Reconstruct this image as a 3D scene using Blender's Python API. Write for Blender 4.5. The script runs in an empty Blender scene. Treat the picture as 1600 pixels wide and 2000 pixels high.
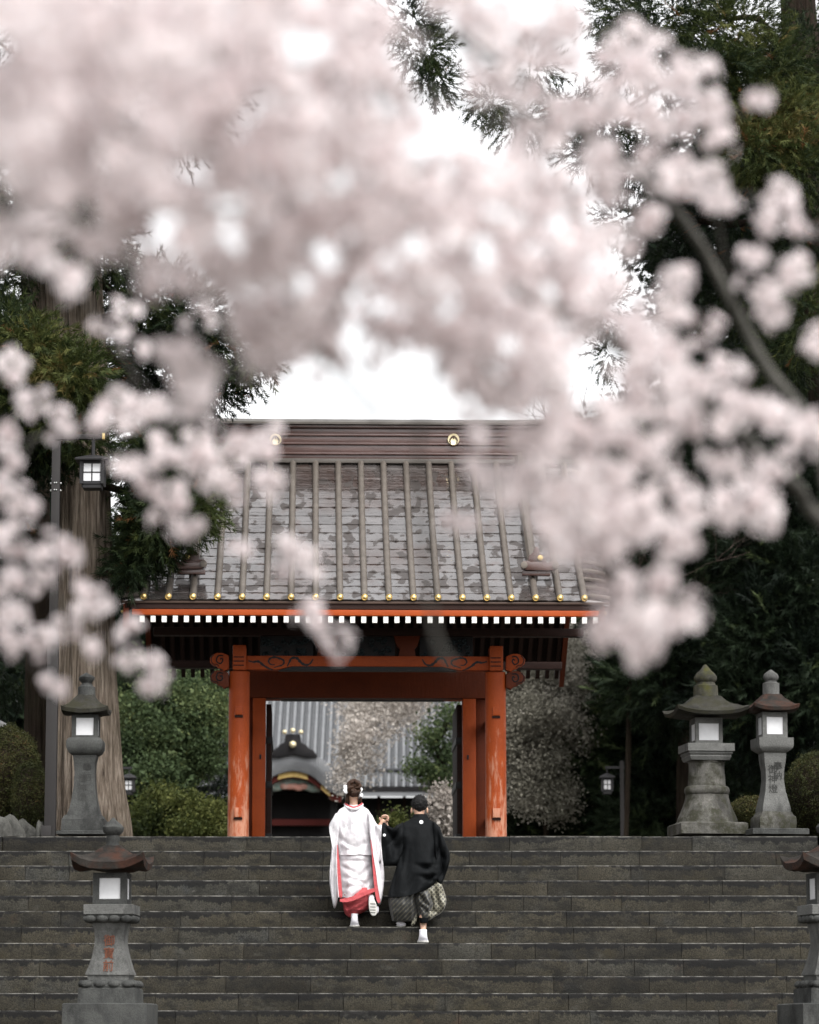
import bpy, bmesh, math, random
import numpy as np
from mathutils import Vector, Matrix, noise as mnoise

random.seed(7); rng = np.random.default_rng(11)
R = math.radians
scene = bpy.context.scene
COL = scene.collection

# ------------------------------------------------------------------ camera, sky, sun, exposure
FPX = 6600.0; HOR = 2050.0
TH = math.atan((HOR - 1000) / FPX)
RISE, TREAD, NSTEP, D0 = 0.1885, 0.33, 18, 40.0
ZT = RISE * NSTEP                      # terrace level, lower court is z = 0
ZC = ZT - 2.489                        # camera height
cam_d = bpy.data.cameras.new('camera'); cam = bpy.data.objects.new('camera', cam_d); COL.objects.link(cam)
cam.location = (0, 0, ZC); cam.rotation_euler = (R(90) + TH, 0, 0)
cam_d.sensor_fit = 'VERTICAL'; cam_d.sensor_height = 36; cam_d.sensor_width = 36
cam_d.lens = FPX / 2000 * 36
cam_d.clip_start = 0.1; cam_d.clip_end = 2000
cam_d.dof.use_dof = True; cam_d.dof.focus_distance = 39.0; cam_d.dof.aperture_fstop = 2.1
cam_d.dof.aperture_blades = 0
scene.camera = cam

world = bpy.data.worlds.new('World'); scene.world = world; world.use_nodes = True
wn = world.node_tree; wn.nodes.clear()
wo = wn.nodes.new('ShaderNodeOutputWorld'); wb = wn.nodes.new('ShaderNodeBackground')
sk = wn.nodes.new('ShaderNodeTexSky'); sk.sky_type = 'NISHITA'; sk.sun_disc = False
SUN_EL, SUN_AZ = R(52), R(150)         # high sun behind a bright overcast, from behind the camera
sk.sun_elevation = SUN_EL; sk.sun_rotation = SUN_AZ
sk.air_density = 1.0; sk.dust_density = 4.0; sk.ozone_density = 1.0
hs = wn.nodes.new('ShaderNodeHueSaturation'); hs.inputs['Saturation'].default_value = 0.06
wn.links.new(sk.outputs[0], hs.inputs['Color']); wn.links.new(hs.outputs[0], wb.inputs['Color'])
wb.inputs['Strength'].default_value = 0.15
wn.links.new(wb.outputs[0], wo.inputs[0])
sd = bpy.data.lights.new('sun', 'SUN'); sd.energy = 0.75; sd.angle = R(25); sd.color = (1.0, 0.97, 0.93)
sun = bpy.data.objects.new('sun', sd); COL.objects.link(sun)
sv = Vector((math.sin(SUN_AZ) * math.cos(SUN_EL), math.cos(SUN_AZ) * math.cos(SUN_EL), math.sin(SUN_EL)))
sun.rotation_euler = sv.to_track_quat('Z', 'Y').to_euler()
scene.view_settings.view_transform = 'Standard'; scene.view_settings.look = 'None'
scene.view_settings.gamma = 1; scene.view_settings.use_curve_mapping = False
scene.view_settings.exposure = 1.35

# ------------------------------------------------------------------ picture point -> place
CT, ST = math.cos(TH), math.sin(TH)
CAM = Vector((0, 0, ZC))
def ray(x, y):
    u = (x - 800) / FPX; v = (1000 - y) / FPX
    return Vector((u, CT - v * ST, ST + v * CT))
def P(x, y, d):
    r = ray(x, y); return CAM + r * (d / r.y)
def MPX(d): return d / FPX

# ------------------------------------------------------------------ mesh helpers
class MB:
    def __init__(s): s.v = []; s.f = []
    def add(s, vs, fs):
        o = len(s.v); s.v.extend([tuple(p) for p in vs]); s.f.extend([tuple(i + o for i in f) for f in fs]); return s
    def box(s, a, b):
        x0, y0, z0 = a; x1, y1, z1 = b
        if x0 > x1: x0, x1 = x1, x0
        if y0 > y1: y0, y1 = y1, y0
        if z0 > z1: z0, z1 = z1, z0
        return s.add([(x0,y0,z0),(x1,y0,z0),(x1,y1,z0),(x0,y1,z0),(x0,y0,z1),(x1,y0,z1),(x1,y1,z1),(x0,y1,z1)],
                     [(0,3,2,1),(4,5,6,7),(0,1,5,4),(1,2,6,5),(2,3,7,6),(3,0,4,7)])
    def loft(s, rings, cap=True, closed=True):
        n = len(rings[0]); o = len(s.v)
        for r in rings: s.v.extend([tuple(p) for p in r])
        for i in range(len(rings) - 1):
            for j in range(n if closed else n - 1):
                k = (j + 1) % n
                s.f.append((o+i*n+j, o+i*n+k, o+(i+1)*n+k, o+(i+1)*n+j))
        if cap and closed:
            s.f.append(tuple(o + j for j in reversed(range(n))))
            s.f.append(tuple(o + (len(rings)-1)*n + j for j in range(n)))
        return s
    def tube(s, path, rad, n=8):
        path = [Vector(p) for p in path]
        if not hasattr(rad, '__len__'): rad = [rad] * len(path)
        rings = []; up = Vector((0.13, 0.21, 0.97)).normalized()
        for i, p in enumerate(path):
            t = path[min(i+1, len(path)-1)] - path[max(i-1, 0)]
            t = t.normalized() if t.length > 1e-9 else Vector((0,0,1))
            a = t.cross(up)
            if a.length < 1e-3: a = t.cross(Vector((1,0,0)))
            a.normalize(); b = t.cross(a)
            rings.append([p + (a*math.cos(2*math.pi*j/n) + b*math.sin(2*math.pi*j/n))*rad[i] for j in range(n)])
        return s.loft(rings)
    def prism(s, xz, y0, y1):
        n = len(xz); o = len(s.v)
        s.v.extend([(x, y0, z) for x, z in xz]); s.v.extend([(x, y1, z) for x, z in xz])
        s.f.append(tuple(o+j for j in range(n))); s.f.append(tuple(o+n+j for j in reversed(range(n))))
        for j in range(n):
            k = (j+1) % n; s.f.append((o+j, o+n+j, o+n+k, o+k))
        return s
    def sphere(s, c, r, nu=10, nv=6, sc=(1,1,1)):
        c = Vector(c); rings = []
        for i in range(nv + 1):
            t = math.pi * (i + (0.02 if i == 0 else -0.02 if i == nv else 0)) / nv
            rings.append([(c.x + r*sc[0]*math.sin(t)*math.cos(2*math.pi*j/nu), c.y + r*sc[1]*math.sin(t)*math.sin(2*math.pi*j/nu),
                           c.z - r*sc[2]*math.cos(t)) for j in range(nu)])
        return s.loft(rings)
    def build(s, name, mat, parent=None, bevel=0, smooth=40, jitter=0):
        m = bpy.data.meshes.new(name); m.from_pydata(s.v, [], s.f)
        bm = bmesh.new(); bm.from_mesh(m)
        bmesh.ops.recalc_face_normals(bm, faces=bm.faces)
        if bevel:
            es = [e for e in bm.edges if len(e.link_faces) == 2 and e.calc_face_angle(0) > R(50)]
            bmesh.ops.bevel(bm, geom=es, offset=bevel, segments=2, affect='EDGES', profile=0.6, clamp_overlap=True)
        bm.to_mesh(m); bm.free()
        return link(name, m, mat, parent, smooth)
def link(name, m, mat, parent=None, smooth=40):
    if smooth:
        m.polygons.foreach_set('use_smooth', [True]*len(m.polygons))
        m.set_sharp_from_angle(angle=R(smooth))
    if mat is not None and not m.materials: m.materials.append(mat)
    o = bpy.data.objects.new(name, m); COL.objects.link(o)
    if parent is not None: o.parent = parent
    return o
def tag(o, label=None, cat=None, group=None, kind=None):
    if label: o['label'] = label
    if cat: o['category'] = cat
    if group: o['group'] = group
    if kind: o['kind'] = kind
    return o
class Thing:
    """an Empty at the base of a thing; parts are given in its own frame"""
    def __init__(s, name, loc, label, cat, rot=0.0, group=None):
        s.o = bpy.data.objects.new(name, None); COL.objects.link(s.o)
        s.o.empty_display_size = 0.2
        s.loc = Vector(loc); s.rot = rot; s.o.location = s.loc; s.o.rotation_euler = (0, 0, rot)
        tag(s.o, label, cat, group)
        s.X = Vector((math.cos(rot), math.sin(rot), 0)); s.Y = Vector((-math.sin(rot), math.cos(rot), 0))
    def at(s, x, y, dl):
        r = ray(x, y); t = (dl - (CAM - s.loc).dot(s.Y)) / r.dot(s.Y)
        q = CAM + r*t - s.loc
        return Vector((q.dot(s.X), dl, q.z))
    def loc_of(s, w):
        q = Vector(w) - s.loc; return Vector((q.dot(s.X), q.dot(s.Y), q.z))
def npmesh(name, V, F, tint=None, smooth=False):
    m = bpy.data.meshes.new(name); k = F.shape[1]
    m.vertices.add(len(V)); m.vertices.foreach_set('co', np.ascontiguousarray(V, dtype=np.float32).ravel())
    m.loops.add(F.size); m.loops.foreach_set('vertex_index', np.ascontiguousarray(F, dtype=np.int32).ravel())
    m.polygons.add(len(F)); m.polygons.foreach_set('loop_start', np.arange(0, F.size, k, dtype=np.int32))
    if smooth: m.polygons.foreach_set('use_smooth', np.ones(len(F), dtype=bool))
    m.update(calc_edges=True); m.validate()
    if tint is not None:
        a = m.attributes.new('tint', 'FLOAT', 'POINT'); a.data.foreach_set('value', np.ascontiguousarray(tint, dtype=np.float32))
    return m
def scatter(tv, tf, pos, dirs, size, tint):
    """copies of a small leaf shape (axis +Z) set along dirs, as arrays"""
    N = len(pos); d = dirs / (np.linalg.norm(dirs, axis=1, keepdims=True) + 1e-9)
    rnd = rng.normal(size=(N, 3)); x = np.cross(d, rnd); x /= (np.linalg.norm(x, axis=1, keepdims=True) + 1e-9)
    y = np.cross(d, x)
    V = (tv[None,:,0:1]*x[:,None,:] + tv[None,:,1:2]*y[:,None,:] + tv[None,:,2:3]*d[:,None,:]) * size[:,None,None] + pos[:,None,:]
    F = tf[None] + (np.arange(N)*len(tv))[:,None,None]
    return V.reshape(-1, 3), F.reshape(-1, tf.shape[1]), np.repeat(tint, len(tv))
def smoothpath(pts, n=6):
    pts = [Vector(p) for p in pts]; out = []
    for i in range(len(pts)-1):
        p0 = pts[max(i-1,0)]; p1 = pts[i]; p2 = pts[i+1]; p3 = pts[min(i+2,len(pts)-1)]
        for k in range(n):
            t = k/n
            out.append(0.5*((2*p1) + (p2-p0)*t + (2*p0-5*p1+4*p2-p3)*t*t + (3*p1-p0-3*p2+p3)*t**3))
    out.append(pts[-1]); return out
def lerp_tab(tab, x):
    xs = [t[0] for t in tab]
    return [float(np.interp(x, xs, [t[k] for t in tab])) for k in range(1, len(tab[0]))]

# ------------------------------------------------------------------ materials
class NT:
    def __init__(s, name):
        s.m = bpy.data.materials.new(name); s.m.use_nodes = True; s.t = s.m.node_tree; s.t.nodes.clear()
        s.out = s.n('ShaderNodeOutputMaterial'); s.p = s.n('ShaderNodeBsdfPrincipled'); s.l(s.p.outputs[0], s.out.inputs[0])
        s.tc = s.n('ShaderNodeTexCoord')
    def n(s, t, **kw):
        a = s.t.nodes.new(t)
        for k, v in kw.items(): setattr(a, k, v)
        return a
    def l(s, a, b): s.t.links.new(a, b)
    def noise(s, scale, detail=6, rough=0.6, vec=None, stretch=None, out='Fac'):
        q = s.n('ShaderNodeTexNoise'); q.inputs['Scale'].default_value = scale; q.inputs['Detail'].default_value = detail; q.inputs['Roughness'].default_value = rough
        v = vec or s.tc.outputs['Object']
        if stretch:
            mp = s.n('ShaderNodeMapping'); mp.inputs['Scale'].default_value = stretch; s.l(v, mp.inputs[0]); v = mp.outputs[0]
        s.l(v, q.inputs['Vector']); return q.outputs[out]
    def ramp(s, fac, stops):
        r = s.n('ShaderNodeValToRGB'); e = r.color_ramp.elements
        while len(e) < len(stops): e.new(0.5)
        for a, (p, c) in zip(e, stops):
            a.position = p; a.color = (*c, 1) if hasattr(c, '__len__') else (c, c, c, 1)
        s.l(fac, r.inputs[0]); return r.outputs[0]
    def mix(s, fac, a, b, typ='MIX'):
        q = s.n('ShaderNodeMix', data_type='RGBA', blend_type=typ)
        for v, i in ((fac, 0), (a, 6), (b, 7)):
            if hasattr(v, 'links') or hasattr(v, 'is_output'): s.l(v, q.inputs[i])
            elif i == 0: q.inputs[0].default_value = v
            else: q.inputs[i].default_value = (*v, 1)
        return q.outputs[2]
    def math(s, op, a, b=0.0, c=0.0, clamp=False):
        q = s.n('ShaderNodeMath', operation=op); q.use_clamp = clamp
        for i, v in enumerate((a, b, c)):
            if hasattr(v, 'is_output'): s.l(v, q.inputs[i])
            else: q.inputs[i].default_value = v
        return q.outputs[0]
    def set(s, **kw):
        for k, v in kw.items():
            i = s.p.inputs[k.replace('_', ' ')]
            if hasattr(v, 'is_output'): s.l(v, i)
            elif hasattr(v, '__len__'): i.default_value = (*v, 1)
            else: i.default_value = v
        return s
    def bump(s, h, dist, strength=1.0):
        b = s.n('ShaderNodeBump'); b.inputs['Distance'].default_value = dist; b.inputs['Strength'].default_value = strength
        s.l(h, b.inputs['Height']); s.l(b.outputs[0], s.p.inputs['Normal'])
def simple(name, c1, c2=None, scale=6, rough=0.75, bump=0, bscale=40, metal=0, spec=0.18, stretch=None):
    k = NT(name)
    if c2: k.set(Base_Color=k.ramp(k.noise(scale, stretch=stretch), [(0.3, c1), (0.7, c2)]))
    else: k.set(Base_Color=c1)
    k.set(Roughness=rough, Metallic=metal); k.p.inputs['Specular IOR Level'].default_value = spec
    if bump: k.bump(k.noise(bscale, stretch=stretch), bump)
    return k.m
M = {}
# wet dark andesite of the stairs: each block its own tone, black drip stains under the nosing
k = NT('stair_stone'); oi = k.n('ShaderNodeObjectInfo'); geo = k.n('ShaderNodeNewGeometry')
sep = k.n('ShaderNodeSeparateXYZ'); k.l(geo.outputs['Position'], sep.inputs[0])
zz = k.math('FRACT', k.math('DIVIDE', k.math('ADD', sep.outputs[2], 0.004), RISE))      # 0 foot of riser, 1 nosing
zi = k.math('FLOOR', k.math('DIVIDE', k.math('ADD', sep.outputs[2], 0.004), RISE))
cx = k.n('ShaderNodeCombineXYZ'); k.l(sep.outputs[0], cx.inputs[0]); k.l(k.math('MULTIPLY', zi, 7.31), cx.inputs[1]); k.l(k.math('MULTIPLY', zz, 0.05), cx.inputs[2])
d1 = k.noise(13.0, 5, 0.78, cx.outputs[0]); d2 = k.noise(1.1, 2, 0.5, cx.outputs[0])
drip = k.math('ADD', k.math('MULTIPLY', d1, 1.0), k.math('MULTIPLY', d2, 0.95))          # how far the stain runs down
mask = k.ramp(k.math('ADD', k.math('SUBTRACT', zz, 1.80), k.math('MULTIPLY', drip, 1.12)), [(0.0, 0.0), (0.06, 1.0)])
base = k.ramp(k.noise(2.3, 4, 0.6, geo.outputs['Position']), [(0.3, (0.0172, 0.0156, 0.0120)), (0.55, (0.026, 0.0240, 0.0190)), (0.75, (0.0225, 0.0228, 0.0220))])
rnd = k.ramp(oi.outputs['Random'], [(0.0, (0.60, 0.58, 0.54)), (0.35, (0.95, 0.92, 0.84)), (0.7, (1.2, 1.14, 1.0)), (1.0, (1.15, 1.2, 1.25))])
base = k.mix(1.0, base, rnd, 'MULTIPLY')
grain = k.ramp(k.noise(70, 3, 0.7, geo.outputs['Position']), [(0.32, 0.35), (0.68, 1.65)])
base = k.mix(1.0, base, grain, 'MULTIPLY')
moss = k.ramp(k.noise(1.7, 6, 0.7, geo.outputs['Position']), [(0.56, 0.0), (0.72, 0.6)])
base = k.mix(moss, base, (0.030, 0.024, 0.012))
red = k.ramp(k.noise(3.1, 5, 0.7, geo.outputs['Position'], (1.3, 1, 1)), [(0.62, 0.0), (0.78, 0.45)])
base = k.mix(red, base, (0.050, 0.026, 0.017))
spk = k.ramp(k.noise(26, 2, 0.5, geo.outputs['Position']), [(0.74, 0.0), (0.78, 0.7)])
base = k.mix(spk, base, (0.10, 0.095, 0.085))
base = k.mix(k.math('MULTIPLY', mask, 0.9), base, (0.004, 0.004, 0.004))
edge_glint = k.math('MULTIPLY', k.ramp(zz, [(0.945, 0.0), (0.965, 1.0)]), k.ramp(k.noise(6.0, 6, 0.75, geo.outputs['Position']), [(0.43, 0.0), (0.60, 0.85)]))  # sky highlight along the nosing, painted into the stone colour in broken lengths
base = k.mix(edge_glint, base, (0.15, 0.145, 0.13))
blot = k.ramp(k.noise(3.6, 6, 0.72, geo.outputs['Position'], (1, 1, 2.2)), [(0.50, 0.0), (0.62, 0.65)])
base = k.mix(blot, base, (0.0055, 0.0055, 0.005))
pale = k.ramp(k.noise(2.9, 5, 0.7, geo.outputs['Position'], (1.2, 1, 2)), [(0.60, 0.0), (0.78, 0.6)])
base = k.mix(pale, base, (0.060, 0.058, 0.050))
jl = k.ramp(k.noise(3.0, 3, 0.6, geo.outputs['Position']), [(0.5, 0.0), (0.7, 1.0)])
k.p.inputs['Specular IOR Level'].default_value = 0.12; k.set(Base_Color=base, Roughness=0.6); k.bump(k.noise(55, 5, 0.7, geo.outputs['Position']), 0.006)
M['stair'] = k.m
M['ground'] = simple('gravel_ground', (0.07,0.065,0.055), (0.11,0.10,0.085), 3, 0.95, 0.02, 30)
M['soil'] = simple('mossy_soil', (0.03,0.032,0.016), (0.055,0.045,0.03), 2, 0.95, 0.03, 12)
def stone(name, a, b, moss=None, mfac=0.55, red=None):
    k = NT(name); c = k.ramp(k.noise(5, 7, 0.65), [(0.3, a), (0.7, b)])
    c = k.mix(1.0, c, k.ramp(k.noise(90, 3, 0.7), [(0.3, 0.7), (0.7, 1.25)]), 'MULTIPLY')
    dk = k.ramp(k.noise(2.4, 6, 0.7, stretch=(1, 1, 0.5)), [(0.48, 0.0), (0.62, 0.75)])
    c = k.mix(dk, c, tuple(x*0.3 for x in a))
    if moss: c = k.mix(k.ramp(k.noise(6, 6, 0.7), [(mfac-0.08, 0.0), (mfac+0.08, 0.9)]), c, moss)
    if red: c = k.mix(k.ramp(k.noise(4.5, 7, 0.75), [(0.44, 0.0), (0.60, 0.85)]), c, red)
    k.p.inputs['Specular IOR Level'].default_value = 0.15; k.set(Base_Color=c, Roughness=0.78); k.bump(k.noise(48, 6, 0.7), 0.008)
    return k.m
M['granite'] = stone('granite', (0.08,0.08,0.076), (0.13,0.13,0.124))
M['granite_dark'] = stone('dark_granite', (0.036,0.037,0.036), (0.066,0.067,0.063))
M['granite_stained'] = stone('stained_granite', (0.05,0.048,0.043), (0.125,0.12,0.108), (0.024,0.024,0.014), 0.52)
M['roofstone'] = stone('lantern_roof_stone', (0.021,0.020,0.017), (0.042,0.040,0.034), (0.022,0.021,0.012), 0.52)
M['roofstone_red'] = stone('rusty_lantern_roof', (0.016,0.014,0.012), (0.032,0.028,0.024), None, 0.5, (0.044,0.018,0.011))
M['mossy'] = stone('mossy_stone', (0.03,0.03,0.022), (0.075,0.07,0.055), (0.045,0.044,0.009), 0.56)
M['redletter'] = simple('red_brown_lettering', (0.14,0.055,0.032), (0.10,0.036,0.022), 60, 0.9)
M['darkletter'] = simple('carved_lettering', (0.04,0.04,0.038), None, 1, 0.95)
M['paper'] = simple('lantern_paper', (0.58,0.58,0.59), (0.50,0.50,0.51), 9, 0.7)
M['metal_dark'] = simple('dark_painted_steel', (0.018,0.0175,0.0185), (0.026,0.025,0.026), 3, 0.55)
M['metal_post'] = simple('brown_grey_post_paint', (0.022,0.020,0.020), (0.027,0.025,0.024), 2, 0.6)
M['steel'] = simple('steel_bolt', (0.55,0.55,0.55), None, 1, 0.35, metal=1)
# vermilion lacquer, worn pale where the rain reaches
def vermilion(name, worn, dark=1.0):
    k = NT(name); geo = k.n('ShaderNodeNewGeometry'); sp = k.n('ShaderNodeSeparateXYZ'); k.l(geo.outputs['Position'], sp.inputs[0])
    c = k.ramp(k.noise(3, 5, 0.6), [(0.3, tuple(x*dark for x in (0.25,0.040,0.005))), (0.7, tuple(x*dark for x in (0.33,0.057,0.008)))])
    c = k.mix(1.0, c, k.ramp(k.noise(120, 2, 0.6), [(0.3, 0.8), (0.7, 1.15)]), 'MULTIPLY')
    if worn:
        h = k.math('MULTIPLY_ADD', k.math('SUBTRACT', sp.outputs[2], ZT), -0.155, 0.235)
        w = k.math('ADD', k.noise(15, 6, 0.68, stretch=(1.2, 1.2, 0.22)), h)
        w = k.ramp(w, [(0.58, 0.0), (0.74, 0.62)])
        c = k.mix(w, c, (0.50,0.28,0.19))
    k.p.inputs['Specular IOR Level'].default_value = 0.2; k.set(Base_Color=c, Roughness=0.55); k.bump(k.noise(30, 4, 0.6, stretch=(1,1,0.15)), 0.004)
    return k.m
M['red'] = vermilion('vermilion_lacquer', False); M['redworn'] = vermilion('worn_vermilion_lacquer', True)
M['reddark'] = vermilion('shaded_vermilion_lacquer', False, 0.33)  # same lacquer darkened: the shade under the eaves is in its colour
M['blackwood'] = simple('black_lacquer', (0.010,0.010,0.011), (0.018,0.017,0.018), 8, 0.5)
M['brownwood'] = simple('dark_brown_wood', (0.016,0.007,0.005), (0.026,0.011,0.008), 6, 0.7, stretch=(1,6,6))
M['carved'] = simple('dark_blue_green_carving', (0.012,0.018,0.022), (0.03,0.042,0.045), 14, 0.55)
M['whitewood'] = simple('white_painted_end', (0.74,0.73,0.70), (0.62,0.61,0.58), 20, 0.8)
M['gold'] = simple('gilt_metal', (0.60,0.45,0.20), (0.42,0.30,0.12), 30, 0.4, metal=1)
M['goldmat'] = simple('gilt_crest', (0.66,0.57,0.36), (0.75,0.66,0.44), 20, 0.5, metal=0.5)
# wet copper roof: matt dry patches and mirror wet patches
k = NT('wet_copper_tile'); oi = k.n('ShaderNodeObjectInfo')
geo = k.n('ShaderNodeNewGeometry')
c = k.ramp(k.noise(2.2, 5, 0.6, geo.outputs['Position']), [(0.3, (0.155,0.138,0.133)), (0.56, (0.235,0.215,0.210)), (0.70, (0.16,0.105,0.088))])
c = k.mix(1.0, c, k.ramp(oi.outputs['Random'], [(0.0, 0.8), (1.0, 1.15)]), 'MULTIPLY')
wet = k.ramp(k.noise(4.6, 2, 0.45, geo.outputs['Position'], (1.3, 0.7, 0.7)), [(0.56, 0.0), (0.59, 1.0)])
c = k.mix(k.ramp(k.noise(0.9, 3, 0.5, geo.outputs['Position']), [(0.46, 0.0), (0.66, 0.75)]), c, (0.125,0.078,0.062)); c = k.mix(wet, c, (0.115,0.099,0.092)); 
k.set(Base_Color=c, Roughness=k.math('MULTIPLY_ADD', wet, 0.25, 0.06), Metallic=0.75, Coat_Weight=k.math('MULTIPLY_ADD', wet, -0.9, 1.0), Coat_Roughness=0.06)
k.p.inputs['Coat IOR'].default_value = 1.8
k.p.inputs['Specular IOR Level'].default_value = 0.8
k.bump(k.noise(14, 3, 0.5, geo.outputs['Position'], (0.25, 1, 1.2)), 0.013, 0.8)
M['tile'] = k.m
M['rib'] = simple('copper_rib', (0.10,0.086,0.074), (0.15,0.13,0.112), 7, 0.33, 0.002, 30, metal=0.3)
M['ridge'] = simple('ridge_copper', (0.040,0.016,0.012), (0.085,0.045,0.038), 4, 0.26, 0.003, 12, spec=0.6, stretch=(0.4,1,2.5))
M['ridgecap'] = simple('ridge_cap_copper', (0.075,0.066,0.058), (0.11,0.10,0.09), 5, 0.35)
M['fascia'] = simple('copper_fascia', (0.045,0.028,0.021), (0.065,0.042,0.032), 3, 0.45, stretch=(0.5,1,3))
M['hallroof'] = simple('hall_roof_tile', (0.155,0.16,0.168), (0.21,0.215,0.222), 3, 0.5)
M['hallgrey'] = simple('porch_roof_tile', (0.055,0.057,0.060), (0.085,0.088,0.092), 6, 0.6)
M['hallblack'] = simple('hall_black_wood_and_shade', (0.005,0.005,0.006), (0.011,0.009,0.009), 3, 0.6)
M['paintgreen'] = simple('faded_painted_carving', (0.10,0.22,0.20), (0.34,0.30,0.26), 9, 0.7)
M['paintpink'] = simple('pale_red_carving', (0.40,0.16,0.12), (0.45,0.3,0.25), 9, 0.7)
M['gildcarve'] = simple('old_gilt_carving', (0.30,0.20,0.06), (0.42,0.30,0.12), 9, 0.5)
M['hallred'] = simple('faded_red_rail', (0.10,0.018,0.014), (0.08,0.015,0.012), 5, 0.7)
# bark
def bark(name, a, b, c3):
    k = NT(name); c = k.ramp(k.noise(30, 8, 0.7, stretch=(1, 1, 0.05)), [(0.30, a), (0.52, b), (0.72, c3)])
    c = k.mix(k.ramp(k.noise(1.6, 4, 0.6), [(0.45, 0.0), (0.75, 0.5)]), c, (0.04,0.037,0.022))
    k.p.inputs['Specular IOR Level'].default_value = 0.05; k.set(Base_Color=c, Roughness=0.9); k.bump(k.noise(30, 8, 0.7, stretch=(1, 1, 0.05)), 0.06)
    return k.m
M['bark'] = bark('cedar_bark', (0.024,0.017,0.013), (0.150,0.120,0.095), (0.29,0.245,0.205))
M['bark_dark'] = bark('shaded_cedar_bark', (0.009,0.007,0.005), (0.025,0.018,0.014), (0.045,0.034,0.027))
M['cherrybark'] = simple('cherry_bark', (0.055,0.053,0.046), (0.095,0.09,0.08), 12, 0.85, 0.01, 30)
M['twig'] = simple('thin_brown_twig', (0.05,0.035,0.03), (0.09,0.065,0.055), 20, 0.85)
def foliage(name, stops, trans=0.25, rough=0.55):
    k = NT(name); at = k.n('ShaderNodeAttribute'); at.attribute_name = 'tint'
    c = k.ramp(at.outputs['Fac'], stops); k.set(Base_Color=c, Roughness=rough)
    k.p.inputs['Specular IOR Level'].default_value = 0.10
    tr = k.n('ShaderNodeBsdfTranslucent'); k.l(c, tr.inputs[0]); mx = k.n('ShaderNodeMixShader'); mx.inputs[0].default_value = trans
    k.l(k.p.outputs[0], mx.inputs[1]); k.l(tr.outputs[0], mx.inputs[2]); k.l(mx.outputs[0], k.out.inputs[0])
    return k.m
M['sugi'] = foliage('cedar_needles', [(0.0,(0.006,0.010,0.005)), (0.35,(0.016,0.026,0.011)), (0.65,(0.042,0.054,0.016)), (0.85,(0.078,0.084,0.026)), (1.0,(0.12,0.055,0.022))])
M['dark_leaf'] = foliage('dark_evergreen_leaf', [(0.0,(0.005,0.009,0.0055)), (0.5,(0.018,0.028,0.014)), (1.0,(0.052,0.070,0.028))])
M['maple_leaf'] = foliage('green_leaf', [(0.0,(0.014,0.023,0.011)), (0.5,(0.055,0.080,0.035)), (1.0,(0.15,0.175,0.07))], 0.35)
M['fresh_leaf'] = foliage('fresh_green_leaf', [(0.0,(0.010,0.016,0.006)), (0.5,(0.045,0.056,0.016)), (1.0,(0.14,0.145,0.045))], 0.35)
M['hedge_leaf'] = foliage('clipped_hedge_leaf', [(0.0,(0.012,0.015,0.006)), (0.5,(0.034,0.038,0.013)), (0.85,(0.062,0.058,0.022)), (1.0,(0.085,0.034,0.017))], 0.2)
M['far_blossom'] = foliage('far_pale_blossom', [(0.0,(0.24,0.21,0.185)), (0.5,(0.42,0.385,0.35)), (1.0,(0.58,0.53,0.49))], 0.35, 0.8)
M['bud'] = foliage('pale_budding_twig', [(0.0,(0.12,0.115,0.088)), (0.5,(0.27,0.255,0.21)), (1.0,(0.42,0.39,0.345))], 0.3, 0.85)
# petals
k = NT('cherry_petal'); at = k.n('ShaderNodeAttribute'); at.attribute_name = 'tint'
c = k.ramp(at.outputs['Fac'], [(0.0,(0.50,0.34,0.30)), (0.14,(0.74,0.64,0.62)), (0.5,(0.83,0.76,0.765)), (1.0,(0.88,0.835,0.84))])
k.set(Base_Color=c, Roughness=0.7)
tr = k.n('ShaderNodeBsdfTranslucent'); k.l(c, tr.inputs[0]); mx = k.n('ShaderNodeMixShader'); mx.inputs[0].default_value = 0.55
k.l(k.p.outputs[0], mx.inputs[1]); k.l(tr.outputs[0], mx.inputs[2]); k.l(mx.outputs[0], k.out.inputs[0])
M['petal'] = k.m
# clothes
k = NT('white_silk'); f = k.noise(7, 3, 0.5); c = k.ramp(k.noise(16, 2, 0.5), [(0.45, (0.54,0.52,0.54)), (0.55, (0.61,0.59,0.605))])
k.set(Base_Color=c, Roughness=0.36); k.bump(k.noise(18, 4, 0.55, stretch=(1, 1, 0.6)), 0.02, 0.6); M['silk'] = k.m
M['pink'] = simple('salmon_pink_lining', (0.46,0.085,0.092), (0.38,0.065,0.072), 22, 0.65, 0.01, 30)
k = NT('black_haori_wool'); k.set(Base_Color=k.ramp(k.noise(9, 4), [(0.3,(0.004,0.0046,0.005)),(0.7,(0.0065,0.0072,0.008))]), Roughness=0.7); k.p.inputs['Specular IOR Level'].default_value = 0.07
k.bump(k.noise(11, 4, 0.5, stretch=(1,1,0.5)), 0.02, 0.7); M['haori'] = k.m
def hakama(name, bg, fg, stripes):
    k = NT(name); mp = k.n('ShaderNodeMapping'); mp.inputs['Rotation'].default_value = (0, R(45), 0); k.l(k.tc.outputs['Object'], mp.inputs[0])
    s3 = k.n('ShaderNodeSeparateXYZ'); k.l(mp.outputs[0], s3.inputs[0])
    def line(v, period, w): return k.math('LESS_THAN', k.math('FRACT', k.math('MULTIPLY', v, 1/period)), w)
    a = line(s3.outputs[0], 0.036, 0.36); b = line(s3.outputs[2], 0.036, 0.36)
    fac = b if stripes else k.math('MAXIMUM', a, b)
    k.set(Base_Color=k.mix(fac, bg, fg), Roughness=0.45, Sheen_Weight=0.2); k.bump(k.noise(14, 4, 0.5), 0.02, 0.6); return k.m
M['hakama'] = hakama('checked_hakama_silk', (0.035,0.032,0.022), (0.19,0.178,0.132), False)
M['hakama_dark'] = hakama('shaded_striped_hakama', (0.008,0.008,0.0075), (0.05,0.046,0.032), True)  # darker striped copy of the cloth, shade of the trousers put into its colours
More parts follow.
